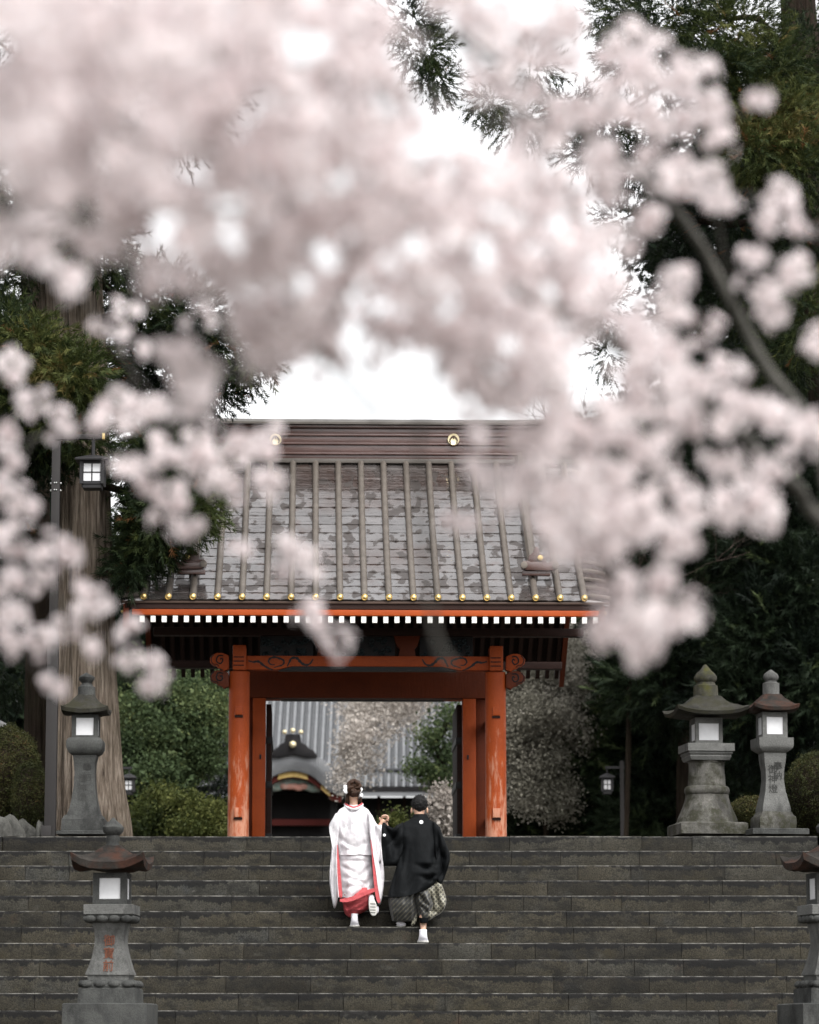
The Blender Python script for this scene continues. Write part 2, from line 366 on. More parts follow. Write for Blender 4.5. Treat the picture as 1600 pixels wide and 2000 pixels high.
k = NT('skin'); k.set(Base_Color=(0.44,0.27,0.19), Roughness=0.5); k.p.inputs['Subsurface Weight'].default_value = 0.1; M['skin'] = k.m
M['hairbrown'] = simple('brown_hair', (0.018,0.008,0.005), (0.05,0.025,0.014), 60, 0.45, 0.01, 90, stretch=(1,1,0.3))
M['hairblack'] = simple('black_hair', (0.004,0.004,0.004), (0.009,0.008,0.008), 60, 0.5, 0.015, 80)
M['shoe'] = simple('white_canvas', (0.70,0.68,0.72), (0.62,0.61,0.65), 20, 0.75)
M['sole'] = simple('pale_rubber_sole', (0.50,0.49,0.46), (0.42,0.41,0.39), 30, 0.8)
M['white'] = simple('white_petal_ornament', (0.82,0.82,0.83), None, 1, 0.7)
M['rock'] = stone('garden_rock', (0.05,0.05,0.045), (0.11,0.107,0.098))
M['pale_rail'] = simple('pale_weathered_rail', (0.42,0.42,0.42), (0.30,0.30,0.30), 8, 0.7)

# ------------------------------------------------------------------ ground and stairs
EDGE = lambda k: D0 - k*TREAD
YF = EDGE(NSTEP - 1)
def struct(name, mb, mat): return tag(mb.build(name, mat), kind='structure')
XL, XR = P(6, 1640, D0).x, P(1597, 1640, D0).x
b = MB(); b.add([(-150,-60,0),(150,-60,0),(150,YF+0.6,0),(-150,YF+0.6,0)], [(0,1,2,3)]); struct('lower_court_ground', b, M['ground'])
b = MB(); g = 0.012
b.add([(-150,D0+0.30,ZT-g),(150,D0+0.30,ZT-g),(150,400,ZT-g),(-150,400,ZT-g)], [(0,1,2,3)])
b.add([(XL-60,D0-0.1,ZT-g),(XL-0.03,D0-0.1,ZT-g),(XL-0.03,D0+0.3,ZT-g),(XL-60,D0+0.3,ZT-g)], [(0,1,2,3)])
b.add([(XR+0.03,D0-0.1,ZT-g),(XR+60,D0-0.1,ZT-g),(XR+60,D0+0.3,ZT-g),(XR+0.03,D0+0.3,ZT-g)], [(0,1,2,3)])
struct('terrace_ground', b, M['ground'])
for sx, xa in ((-1, XL-0.03), (1, XR+0.03)):
    b = MB(); n = 24; m = 14; grid = []
    for i in range(n+1):
        for j in range(m+1):
            t = j/m; x = xa + sx*60*(i/n)**2; y = YF-0.4 + (D0-0.1-YF+0.4)*t
            z = ZT*t - 0.013
            if 0 < j < m: z += mnoise.noise((x*0.9, y*0.9, 3.1))*0.12
            grid.append((x, y, z))
    b.add(grid, [(i*(m+1)+j, (i+1)*(m+1)+j, (i+1)*(m+1)+j+1, i*(m+1)+j+1) for i in range(n) for j in range(m)])
    struct('side_embankment', b, M['soil'])

stairs = Thing('stone_stairs', (0, YF, 0), 'wide flight of dark wet stone steps below the gate', None); stairs.o['kind'] = 'structure'
rs = random.Random(5)
def block(mb, x0, x1, y0, y1, z0, z1, seg):
    """a step stone: worn nosing, slightly uneven face"""
    prof = [(0.0, 0.0, z0), (0.0, 0.0, z1-0.022), (0.002, 0.004, z1-0.010), (0.009, 0.014, z1-0.002), (0.03, 0.03, z1), (1, y1-y0, z1), (1, y1-y0, z0)]
    rings = []
    for i in range(seg+1):
        x = x0 + (x1-x0)*i/seg; r = []
        for q, (w, yy, z) in enumerate(prof):
            jy = mnoise.noise((x*3.3, z0*9, 1.7))*0.010 + mnoise.noise((x*17, z0*9, 5.1))*0.005
            jz = mnoise.noise((x*2.1, z0*7, 8.2))*0.004 + (mnoise.noise((x*21, z0*7, 2.2))*0.003)
            chip = max(0, mnoise.noise((x*9, z0*5, 4.4)) - 0.30)*0.09 if 1 <= q <= 3 else 0
            r.append((x, y0 + yy + (jy if q < 5 else 0) + chip*0.6, z + (jz if 1 <= q <= 5 else 0) - chip))
        rings.append(r)
    n = len(prof); mb.loft(rings)
for kk in range(NSTEP):
    y0 = EDGE(kk) - stairs.loc.y; z1 = ZT - kk*RISE; z0 = z1 - RISE + (0.001)
    if kk <= 13:
        x = XL - rs.uniform(0, 0.5) if kk else XL
        offy = rs.uniform(-0.004, 0.004)
        while x < XR - 0.02:
            w = rs.choice([0.5, 0.62, 0.8, 0.95, 1.1, 1.4])*rs.uniform(0.9, 1.1)
            xe = min(x + w, XR)
            if XR - xe < 0.35: xe = XR
            mb = MB(); dy = rs.uniform(-0.006, 0.006); dz = rs.uniform(-0.005, 0.003)
            block(mb, max(x, XL) + 0.0025, xe - 0.0025, y0 + dy + offy, y0 + TREAD + 0.12, z0 - 0.004, z1 + dz, max(4, int((xe-x)/0.10)))
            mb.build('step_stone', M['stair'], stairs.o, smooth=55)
            x = xe
    else:
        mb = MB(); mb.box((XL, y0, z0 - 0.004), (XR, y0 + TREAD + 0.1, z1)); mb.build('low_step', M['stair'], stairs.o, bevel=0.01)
mb = MB(); mb.box((XL-0.75, D0-0.06-stairs.loc.y, ZT-0.75), (XL-0.004, D0+0.45-stairs.loc.y, ZT-0.004)); mb.build('cheek_stone', M['stair'], stairs.o, bevel=0.02)
core = MB(); yb = D0 + 0.35 - stairs.loc.y
core.add([(XL+.02, 0.14, -0.05), (XL+.02, yb, -0.05), (XL+.02, yb, ZT-0.03), (XR-.02, 0.14, -0.05), (XR-.02, yb, -0.05), (XR-.02, yb, ZT-0.03)],
         [(0,1,2),(3,5,4),(0,3,4,1),(1,4,5,2),(0,2,5,3)])
for i in range(6):
    x, y, z = core.v[i]; core.v[i] = (x, y, z - (0.0 if i in (1, 4) else 0.02))
core.build('stair_core', M['stair'], stairs.o, smooth=0)

# ------------------------------------------------------------------ the gate
GA = 0.0303
p0 = P(718, 1633, 43.5)
G = Thing('shrine_gate', (p0.x, p0.y, ZT - 0.012), 'vermilion wooden shrine gate with wet copper roof at the top of the stairs', 'gate', GA)
at = G.at
def pbox(mb, x0, y0, x1, y1, da, db, plane=None):
    a = at(x0, y0, da if plane is None else plane); c = at(x1, y1, da if plane is None else plane)
    return mb.box((a.x, da, a.z), (c.x, db, c.z))
EAVE, RID, REAR = -1.5, 1.9, 5.3
xl = at(466.5, 1480, 0).x; xr = at(968.5, 1480, 0).x; cxg = (xl + xr)/2
prad = (at(987.5, 1480, 0).x - at(946.5, 1480, 0).x)/2
zbeam0 = at(718, 1310, 0).z; zbeam1 = at(718, 1283, 0).z
# pillars, front pair, rear pair
for (px_, d) in ((xl, 0), (xr, 0), (xl, 3.8), (xr, 3.8)):
    mb = MB(); n = 28; rings = []
    for z, r in ((0.10, prad*1.02), (0.3, prad*1.01), (1.2, prad), (zbeam0-0.02, prad*0.985)):
        rings.append([(px_ + r*math.cos(2*math.pi*j/n), d + r*math.sin(2*math.pi*j/n), z) for j in range(n)])
    mb.loft(rings); pil = mb.build('pillar', M['redworn'], G.o)
    mb = MB(); rings = []
    for z, r in ((0, prad*1.5), (0.07, prad*1.5), (0.11, prad*1.15)):
        rings.append([(px_ + r*math.cos(2*math.pi*j/20), d + r*math.sin(2*math.pi*j/20), z) for j in range(20)])
    mb.loft(rings); mb.build('base_stone', M['granite_stained'], G.o)
    if d == 0:
        s = 0.045                          # tie beam ends that come through the pillar
        for (zz_, h, w) in ((at(718, 1391, 0).z, 0.11, 0.052), (at(718, 1589, 0).z, 0.12, 0.055)):
            mb = MB(); mb.box((px_ - w*0.9, -prad-0.045, zz_-h/2), (px_ + w*0.9, 0, zz_+h/2)); mb.build('tie_beam_end', M['redworn'], pil, bevel=0.008)
            mb = MB(); mb.box((px_ - w*1.05, -prad-0.02, zz_-h/2-0.03), (px_ + w*1.0, 0, zz_-h/2-0.004)); mb.build('wedge', M['brownwood'], pil, bevel=0.004)
    # head block above the beam
    mb = MB(); h0 = zbeam0 - 0.015; h1 = at(718, 1264, 0).z
    mb.box((px_-prad*0.62, d-prad-0.06 if d == 0 else d-prad, h0), (px_+prad*0.66, d+prad, h1)); mb.build('pillar_head', M['red'], G.o, bevel=0.012)
    if d == 0:
        for q in range(3):
            mb = MB(); zq = at(718, 1287+8*q, 0).z; mb.box((px_-prad*0.55, d-prad-0.066, zq-0.010), (px_+prad*0.45, d-prad-0.05, zq+0.004)); mb.build('head_groove', M['brownwood'], G.o)
# side ties front pillar to rear pillar
for px_ in (xl, xr):
    for zz_ in (at(718, 1391, 0).z, at(718, 1589, 0).z):
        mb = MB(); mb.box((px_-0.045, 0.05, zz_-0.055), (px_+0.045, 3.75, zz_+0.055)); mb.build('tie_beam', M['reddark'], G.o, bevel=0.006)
# front beam with its painted clouds, and a rear twin
for d in (0.0, 3.8):
    mb = MB(); x0 = xl + prad*0.5; x1 = xr - prad*0.5
    xz = [(x0, zbeam0), (x0, zbeam1), (x1, zbeam1), (x1, zbeam0)]
    low = [(x1-0.42, zbeam0), (x1-0.62, zbeam0+0.045), (x0+0.62, zbeam0+0.045), (x0+0.42, zbeam0)]
    mb.prism(xz + low, d-0.095, d+0.095); beam = mb.build('rainbow_beam', M['red'], G.o, bevel=0.008)
    mb = MB(); mb.prism([(x1-0.44, zbeam0-0.008), (x1-0.62, zbeam0+0.043), (x0+0.62, zbeam0+0.043), (x0+0.44, zbeam0-0.008)], d-0.085, d+0.08)
    mb.build('beam_soffit', M['blackwood'], beam)
    if d: continue
    cloud1 = [(485,1290.5),(494,1293),(501,1292),(507,1293),(514,1299),(524,1305),(533,1308)]
    cloud2 = [(537,1298),(531,1298.5),(526,1295),(525,1290),(529,1285.5),(537,1283.8),(546,1286),(553,1289),(555,1294),(551,1299),(543,1301.5),(535,1304)]
    cloud3 = [(561,1302),(565,1294),(569,1286.5),(576,1284.5),(582,1287),(586,1292),(592,1297),(599,1299),(606,1296),(612,1287)]
    for cl, rr in ((cloud1, 1.5), (cloud2, 1.25), (cloud3, 1.7)):
        for mir in (0, 1):
            mb = MB(); pp = smoothpath([at(x, y, -0.095) for x, y in cl], 5)
            if mir: pp = [Vector((2*cxg - p.x, p.y, p.z)) for p in pp]
            w = rr*MPX(43.5); nn = len(pp); L = []; Rr = []
            for i, p in enumerate(pp):
                t = (pp[min(i+1, nn-1)] - pp[max(i-1, 0)]); t.normalize(); nrm = Vector((-t.z, 0, t.x))
                ww = w*(0.55 + 0.9*math.sin(math.pi*min(1, max(0, i/(nn-1))))**0.8*(1 + 0.35*math.sin(i*1.1)))
                L.append(p + nrm*ww); Rr.append(p - nrm*ww)
            rings = [[(l.x, -0.101, l.z), (l.x, -0.090, l.z), (r.x, -0.090, r.z), (r.x, -0.101, r.z)] for l, r in zip(L, Rr)]
            mb.loft(rings); mb.build('cloud_carving', M['blackwood'], beam)
# carved beam noses outside the pillars
def nose(mir, dy, scale_y, name='beam_nose'):
    out = [(1,-14),(8,-17),(15,-19),(24,-19),(33,-15),(38,-8),(37,0),(31,5),(25,6),(22,10),(15,12),(10,17),(4,14),(0,13)]
    base = at(968.5+19, 1297, 0); mp = MPX(43.5)
    xz = [(base.x + x*mp, base.z - (y+dy)*mp*scale_y) for x, y in out]
    curl = [(18,-6),(14,-8),(13,-3),(17,2),(23,0),(25,-6),(21,-13),(12,-13)]
    rim = [(20,8),(24,4),(31,3),(35,-3),(35,-10),(30,-15)]
    mb = MB(); f = (lambda x: 2*cxg - x) if mir else (lambda x: x)
    mb.prism([(f(x), z) for x, z in xz], -0.075, 0.075); o = mb.build(name, M['red'] if dy == 0 else M['reddark'], G.o, bevel=0.006)
    for cv, r in ((curl, 1.5), (rim, 1.0)):
        mb = MB(); mb.tube(smoothpath([(f(base.x + x*mp), -0.074, base.z - (y+dy)*mp*scale_y) for x, y in cv], 5), r*mp, 6); mb.build('scroll', M['blackwood'], o)
for mir in (0, 1):
    nose(mir, 0, 1.0); nose(mir, 34, 1.0, 'lower_nose')
# struts and carvings over the beam, purlin
zp0 = at(718, 1243, 0).z; zp1 = at(718, 1228, 0).z
mb = MB(); mb.box((at(300,1240,0).x, -0.10, zp0), (at(1140,1240,0).x, 0.10, zp1)); mb.build('front_purlin', M['brownwood'], G.o, bevel=0.01)
mb = MB(); mb.box((at(300,1240,0).x, 3.7, zp0), (at(1140,1240,0).x, 3.9, zp1)); mb.build('rear_purlin', M['brownwood'], G.o, bevel=0.01)
for xc in (636, 795):
    mb = MB(); a = at(xc-17, 1283, 0); c = at(xc+17, 1245, 0)
    mb.prism([(a.x, zbeam1), (a.x+0.02, zbeam1+0.10), (a.x-0.02, zbeam1+0.14), (a.x-0.06, zp0), (c.x+0.06, zp0), (c.x+0.02, zbeam1+0.14), (c.x-0.02, zbeam1+0.10), (c.x, zbeam1)], -0.07, 0.07)
    mb.build('bearing_strut', M['reddark'], G.o, bevel=0.008)
for xc, hw in ((560, 52), (716, 56), (872, 52)):
    mb = MB(); a = at(xc-hw, 1283, 0); c = at(xc+hw, 1283, 0)
    mb.box((a.x, 0.02, zbeam1), (c.x, 0.05, zp0)); pan = mb.build('carved_panel', M['blackwood'], G.o)
    rc = random.Random(xc); mb = MB()
    for i in range(26):
        cx_ = rc.uniform(a.x+0.05, c.x-0.05); cz = rc.uniform(zbeam1+0.03, zp0-0.04); r = rc.uniform(0.02, 0.05)
        mb.tube([(cx_+r*(1-t/9)*math.cos(t*0.8+i), 0.0+0.01*math.sin(t), cz+r*(1-t/9)*math.sin(t*0.8+i)*0.8) for t in range(9)], 0.012, 6)
    mb.build('relief', M['carved'], pan)['kind'] = 'stuff'
# main plane: lintel, jambs, threshold, doors folded back
LJ = 1.9
zl1 = at(718, 1316, LJ).z; zl0 = at(718, 1365, LJ).z
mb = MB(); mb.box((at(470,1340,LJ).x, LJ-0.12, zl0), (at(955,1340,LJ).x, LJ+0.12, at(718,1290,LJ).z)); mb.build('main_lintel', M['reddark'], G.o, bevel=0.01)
for (xa, xb) in ((493, 518.5), (904, 930)):
    mb = MB(); a = at(xa, 1500, LJ-0.11); c = at(xb, 1500, LJ-0.11)
    mb.box((a.x, LJ-0.11, 0.0), (c.x, LJ+0.11, zl0-0.002)); j = mb.build('door_jamb', M['red'], G.o, bevel=0.012)
    xm = (a.x + c.x)/2 + (0.02 if xa < 700 else -0.02)
    mb = MB(); zc_ = at(718, 1480, LJ).z; mb.box((xm-0.012, LJ-0.135, zc_-0.03), (xm+0.012, LJ-0.105, zc_+0.03)); mb.build('door_hook', M['blackwood'], j, bevel=0.004)
for (xa, xb) in ((476, 494.5), (928.5, 952)):
    mb = MB(); a = at(xa, 1500, LJ); c = at(xb, 1500, LJ)
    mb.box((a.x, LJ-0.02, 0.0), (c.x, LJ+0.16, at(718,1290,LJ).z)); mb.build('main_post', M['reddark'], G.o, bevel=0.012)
mb = MB(); mb.box((at(440,1627,0).x+0.33, -0.02, 0), (at(440,1627,0).x+0.43, 0.10, 0.14)); mb.build('wheel_stone', M['granite_dark'], G.o, bevel=0.03)
for sx, xa in ((1, 903), (-1, 519.5)):
    x0 = at(xa, 1500, LJ+0.15).x
    dr = MB(); dr.box((x0 - sx*0.0, LJ+0.15, 0.06), (x0 - sx*0.07, LJ+1.55, zl0-0.06)); door = dr.build('door_leaf', M['brownwood'], G.o, bevel=0.006)
    for zz_ in (0.3, 1.0, 1.6):
        mb = MB(); mb.box((x0 - sx*0.085, LJ+0.14, zz_), (x0 + sx*0.004, LJ+1.50, zz_+0.09)); mb.build('door_rail', M['blackwood'], door, bevel=0.004)
# ---- roof
ze = at(712, 1172, EAVE).z; zr = at(712, 903, RID-0.12).z
xe0 = at(236, 1172, EAVE).x; xe1 = at(1186, 1172, EAVE).x; xcr = (xe0 + xe1)/2; hw = (xe1 - xe0)/2
pitch = (at(1150.5, 1172, EAVE).x - at(290, 1172, EAVE).x)/18; xrib0 = xcr - 9*pitch
def prof(s):                         # s 0 eave .. 1 ridge box
    y = EAVE + s*(RID-0.12-EAVE); z = ze + (zr-ze)*(0.80*s + 0.20*s*s); return y, z
def nrm_prof(s):
    a = prof(s-0.01); c = prof(s+0.01); t = Vector((0, c[0]-a[0], c[1]-a[1])).normalized(); return Vector((0, -t.z, t.y))
# under-boards of both slopes
for side in (0, 1):
    mb = MB(); rings = []
    for i in range(13):
        s = i/12; y, z = prof(s); yy = y if not side else 2*RID - y
        rings.append([(xe0+0.05, yy, z-0.045), (xe1-0.05, yy, z-0.045), (xe1-0.05, yy, z-0.115), (xe0+0.05, yy, z-0.115)])
    mb.loft(rings); mb.build('roof_deck', M['brownwood'], G.o)
NR = 17
rt = random.Random(3)
for r in range(NR):
    s0 = r/NR; s1 = (r+1.12)/NR
    me = None
    for bay in range(-1, 19):
        if me is None or rt.random() < 0.25:
            mb = MB(); nx, ny = 5, 3; w = pitch-0.004; top = []; bot = []
            ph = rt.uniform(0, 9)
            for j in range(ny+1):
                s = min(1.0, s0 + (s1-s0)*j/ny); y, z = prof(s); nv = nrm_prof(min(s, .99))
                for i in range(nx+1):
                    x = w*(i/nx - 0.5)
                    lift = 0.008*(1 - j/ny) + 0.0025*math.sin(ph + i*1.7 + r) * (1 if j < ny else 0) + 0.002*math.cos(ph*2+i*2.9+j)
                    q = Vector((x, y, z)) + nv*lift
                    if j == 0: q.y += 0.006*math.sin(ph*3 + i*2.3)
                    top.append(q); bot.append(q - nv*0.012)
            n = nx+1; fs = []
            for j in range(ny):
                for i in range(nx): fs.append((j*n+i, j*n+i+1, (j+1)*n+i+1, (j+1)*n+i))
            o = len(top)
            for i in range(nx): fs.append((i+1, i, o+i, o+i+1))
            mb.add(top + bot[:n], fs)
            me = bpy.data.meshes.new('roof_tile'); me.from_pydata(mb.v, [], mb.f); me.materials.append(M['tile'])
            me.polygons.foreach_set('use_smooth', [True]*len(me.polygons)); me.set_sharp_from_angle(angle=R(40))
        xc = xrib0 + (bay+0.5)*pitch
        if bay in (-1, 18):
            continue
        o = bpy.data.objects.new('roof_tile', me); COL.objects.link(o); o.parent = G.o; o.location = (xc, 0, 0)
        o.location.z = rt.uniform(-0.003, 0.003)
# the rear slope, out of sight, as plain sheets
mb = MB(); rings = []
for i in range(13):
    y, z = prof(i/12); rings.append([(xe0+0.05, 2*RID-y, z+0.01), (xe1-0.05, 2*RID-y, z+0.01), (xe1-0.05, 2*RID-y, z-0.03), (xe0+0.05, 2*RID-y, z-0.03)])
mb.loft(rings); mb.build('rear_roof_sheet', M['rib'], G.o)
rr = 0.043
for i in range(19):
    x = xrib0 + i*pitch; mb = MB(); path = []; rad = []
    for q in range(35):
        s = q/34*0.995; y, z = prof(s); path.append((x, y-0.02*(q == 0), z+0.030)); rad.append(rr*(1.0 + (0.05 if q % 2 == 0 else 0)))
    mb.tube(path, rad, 10); rib = mb.build('rib_tile', M['rib'], G.o, smooth=60)
    y, z = prof(0.0); mb = MB(); n = 14; rings = []
    for dd, r in ((0.0, rr*0.98), (-0.022, rr*0.98), (-0.026, rr*0.85), (-0.020, rr*0.70), (-0.028, rr*0.35), (-0.030, rr*0.05)):
        rings.append([(x + r*math.cos(2*math.pi*j/n), y-0.022+dd, z+0.030 + r*math.sin(2*math.pi*j/n)) for j in range(n)])
    mb.loft(rings); mb.build('gold_end', M['gold'], rib)
# curled verges with small sideways ribs
for sx in (-1, 1):
    xa = xrib0 if sx < 0 else xrib0 + 18*pitch; xb = xe0-0.03 if sx < 0 else xe1+0.03
    mb = MB(); rings = []
    for i in range(15):
        s = i/14; y, z = prof(s); r = []
        for j in range(5):
            t = j/4; r.append((xa + (xb-xa)*t, y, z + 0.012 + 0.05*s*t - 0.17*t*t*(0.25+0.75*s)))
        for j in reversed(range(5)):
            t = j/4; r.append((xa + (xb-xa)*t, y, z - 0.03 + 0.05*s*t - 0.17*t*t*(0.25+0.75*s)))
        rings.append(r)
    mb.loft(rings); vg = mb.build('verge', M['tile'], G.o, smooth=60)
    for i in range(14):
        s = 0.03 + i*0.07; y, z = prof(s); mb = MB()
        mb.tube([(xa + (xb-xa)*t, y-0.10*t, z + 0.02 + 0.05*s*t - 0.17*t*t*(0.25+0.75*s)) for t in (0.05, 0.35, 0.7, 1.02)], 0.030, 8)
        mb.build('side_rib', M['rib'], vg)
    # bargeboard under the verge, seen from below
    mb = MB(); rings = []
    xs = xb - sx*0.10
    for i in range(29):
        s = -0.0 + i/28*2.0; ss = s if s <= 1 else 2 - s; y, z = prof(ss); yy = y if s <= 1 else 2*RID - y
        rings.append([(xs-0.035, yy, z-0.06), (xs+0.035, yy, z-0.06), (xs+0.035, yy, z-0.36+0.10*ss), (xs-0.035, yy, z-0.36+0.10*ss)])
    mb.loft(rings); bb = mb.build('bargeboard', M['reddark'], G.o)
    for i in range(7):
        s = 0.03 + 0.09*i; y, z = prof(s); mb = MB(); mb.sphere((xs + sx*0.05, y, z-0.20), 0.025); mb.build('gold_stud', M['gold'], bb)
    # descending ridge with its small ornament
    xd = xrib0 + (1.5*pitch if sx < 0 else 16.5*pitch)
    mb = MB(); rings = []
    xk = xd + (-sx)*0.5*pitch*0.9
    for i in range(15):
        s = 0.20 + 0.79*i/14; y, z = prof(s)
        rings.append([(xk-0.06, y, z), (xk-0.06, y, z+0.14), (xk-0.03, y, z+0.18), (xk+0.03, y, z+0.18), (xk+0.06, y, z+0.14), (xk+0.06, y, z)])
    mb.loft(rings); mb.build('descending_ridge', M['rib'], G.o)
    pl = EAVE + 0.42
    def oa(x, y):
        q = at(x, y, pl); return (q.x, q.z) if sx < 0 else (2*xcr - q.x, q.z)
    mb = MB(); mb.prism([oa(346,1112), oa(346,1121), oa(401,1121), oa(401,1112)], pl, pl+0.10); mb.build('ornament_board', M['ridge'], G.o, bevel=0.006)
    mb = MB(); mb.prism([oa(*q) for q in [(330,1098),(334,1093),(345,1093),(350,1097),(362,1096),(372,1095),(384,1096),(391,1093),(400,1094),(404,1099),(402,1107),(394,1111),(350,1112),(336,1110),(331,1105)]], pl-0.04, pl+0.12)
    orn = mb.build('ridge_ornament', M['ridge'], G.o, bevel=0.008)
    for xx in (336, 398):
        q = oa(xx, 1102); mb = MB(); mb.tube([(q[0], pl-0.06, q[1]), (q[0], pl-0.02, q[1])], 0.045, 12); mb.build('curl', M['rib'], orn, bevel=0.004)
    mb = MB(); mb.prism([oa(*q) for q in [(352,1097),(356,1084),(366,1076),(370,1064),(376,1064),(380,1076),(388,1082),(390,1097)]], pl+0.02, pl+0.12); mb.build('ornament_crown', M['ridge'], orn, bevel=0.008)
    q = oa(366, 1087); mb = MB(); mb.tube([(q[0], pl-0.03, q[1]), (q[0], pl+0.03, q[1])], 0.035, 14); mb.build('gold_disc', M['gold'], orn, bevel=0.006)
# eave edge, black board, red board, rafters with white ends
def strip(name, mat, ya, yb, x0, x1, d0, d1, bev=0.006):
    mb = MB(); a = at(x0, ya, EAVE); c = at(x1, yb, EAVE); mb.box((a.x, d0, a.z), (c.x, d1, c.z)); return mb.build(name, mat, G.o, bevel=bev)
strip('copper_eave_edge', M['fascia'], 1173, 1181.5, 232, 1190, EAVE-0.02, EAVE+0.3)
strip('black_eave_board', M['blackwood'], 1181.8, 1189, 240, 1182, EAVE+0.03, EAVE+0.3)
strip('red_eave_board', M['red'], 1189.3, 1204, 258, 1172, EAVE+0.0, EAVE+0.12)
zt1 = at(712, 1204.5, EAVE).z; zt0 = at(712, 1216.5, EAVE).z; xa = at(277.5, 1210, EAVE).x; xb = at(1163.5, 1210, EAVE).x
nraf = 42
rafm = []
for side in (0, 1):
    mb = MB(); rings = []
    for i in range(9):
        s = 0.005 + i/8*0.93; y, z = prof(s); yy = (y+0.05) if not side else 2*RID - y - 0.05
        zz_ = z + (zt1 - ze) + (0.03*(s > 0)); w = 0.029
        rings.append([(-w, yy, zz_), (w, yy, zz_), (w, yy, zz_-(zt1-zt0)), (-w, yy, zz_-(zt1-zt0))])
    mb.loft(rings); me = bpy.data.meshes.new('rafter'); me.from_pydata(mb.v, [], mb.f); me.materials.append(M['brownwood']); rafm.append(me)
tip = MB(); tip.box((-0.030, EAVE-0.02, zt0), (0.030, EAVE+0.05, zt1)); tipm = bpy.data.meshes.new('white_end'); tipm.from_pydata(tip.v, [], tip.f); tipm.materials.append(M['whitewood'])
for i in range(nraf):
    x = xa + (xb-xa)*i/(nraf-1)
    for side in (0, 1):
        o = bpy.data.objects.new('rafter', rafm[side]); COL.objects.link(o); o.parent = G.o; o.location.x = x
        if side == 0:
            t = bpy.data.objects.new('white_end', tipm); COL.objects.link(t); t.parent = o; t.location.z = rt.uniform(-0.002, 0.002)
# ridge: stacked courses, cap and crests
zc0, zc1 = at(712, 905, RID-0.18).z, at(712, 819, RID-0.18).z
H = zc1 - zc0
courses = [(0.00,0.10,0.34,'ridgecap'),(0.10,0.19,0.29,'ridge'),(0.19,0.24,0.33,'ridge'),(0.24,0.42,0.26,'ridge'),(0.42,0.47,0.30,'ridge'),(0.47,0.62,0.25,'ridge'),(0.62,0.67,0.29,'ridge'),(0.67,0.80,0.25,'ridge'),(0.80,0.87,0.32,'ridge')]
xg0, xg1 = at(300, 860, RID-0.18).x, at(1150, 860, RID-0.18).x
for a, c, w, mt in courses:
    mb = MB(); e = (w-0.25)*0.8
    mb.box((xg0-e, RID-w*0.62, zc0+a*H+0.001), (xg1+e, RID+w*0.62, zc0+c*H)); mb.build('ridge_course', M[mt], G.o, bevel=0.008)
mb = MB(); rings = []
for i in range(21):
    t = i/20; x = xg0-0.16 + (xg1-xg0+0.32)*t; up = 0.06*abs(2*t-1)**6
    rings.append([(x, RID-0.24, zc0+0.87*H+0.002+up), (x, RID-0.24, zc0+0.92*H+up), (x, RID-0.12, zc1+0.012+up), (x, RID+0.12, zc1+0.012+up), (x, RID+0.24, zc0+0.92*H+up), (x, RID+0.24, zc0+0.87*H+0.002+up)])
mb.loft(rings); mb.build('ridge_cap', M['ridgecap'], G.o)
for xx in (538, 886):
    q = at(xx, 858.5, RID-0.20); n = 28; mb = MB(); rings = []
    for dd, r in ((0.06, 0.082), (0.0, 0.082), (-0.012, 0.074), (-0.008, 0.066), (-0.008, 0.01)):
        rings.append([(q.x + r*math.cos(2*math.pi*j/n), RID-0.20+dd, q.z + r*math.sin(2*math.pi*j/n)) for j in range(n)])
    mb.loft(rings); cr = mb.build('gold_crest', M['goldmat'], G.o)
    mb = MB()                       # hanging wisteria mark
    for sx in (-1, 1):
        mb.tube([(q.x + sx*(0.006+0.045*math.sin(t*0.5)), RID-0.214, q.z + 0.045 - 0.02*t) for t in range(6)], [0.010,0.012,0.011,0.010,0.008,0.004], 6)
    mb.tube([(q.x, RID-0.214, q.z+0.05), (q.x, RID-0.214, q.z+0.005)], [0.012, 0.006], 6)
    mb.build('crest_mark', M['fascia'], cr)
for sx, x in ((-1, xg0), (1, xg1)):
    mb = MB(); mb.prism([(x-0.04, zc0-0.2), (x-0.06, zc0+0.5*H), (x-0.03, zc1+0.02), (x+0.03, zc1+0.02), (x+0.06, zc0+0.5*H), (x+0.04, zc0-0.2)], RID-0.3, RID+0.3); mb.build('ridge_end_plate', M['ridge'], G.o, bevel=0.02)

# ------------------------------------------------------------------ main hall behind
HD = 84.0
hp = P(700, 1633, HD)
Hh = Thing('main_hall', (hp.x, hp.y, ZT-0.012), 'grey ribbed roof of the hall seen through the gate with a curved porch', 'hall')
ha = Hh.at
e0 = ha(300, 1538, 0); e1 = ha(1110, 1538, 0); ztop = ha(700, 1215, 7.0).z
mb = MB(); rings = []
def hprof(s): return 7.0*s, e0.z + (ztop-e0.z)*(0.75*s+0.25*s*s)
for i in range(9):
    y, z = hprof(i/8); rings.append([(e0.x, y, z), (e1.x, y, z), (e1.x, y, z-0.22), (e0.x, y, z-0.22)])
mb.loft(rings); mb.build('hall_roof', M['hallroof'], Hh.o)
mb = MB(); mb.tube([(0, hprof(s/12)[0], hprof(s/12)[1]+0.01) for s in range(13)], 0.062, 7)
me = bpy.data.meshes.new('roof_rib'); me.from_pydata(mb.v, [], mb.f); me.materials.append(M['hallgrey']); me.polygons.foreach_set('use_smooth', [True]*len(me.polygons))
hpit = 14.8*MPX(HD)*1.0
n = int((e1.x-e0.x)/hpit)
for i in range(n):
    o = bpy.data.objects.new('roof_rib', me); COL.objects.link(o); o.parent = Hh.o; o.location.x = e0.x + (i+0.5)*hpit
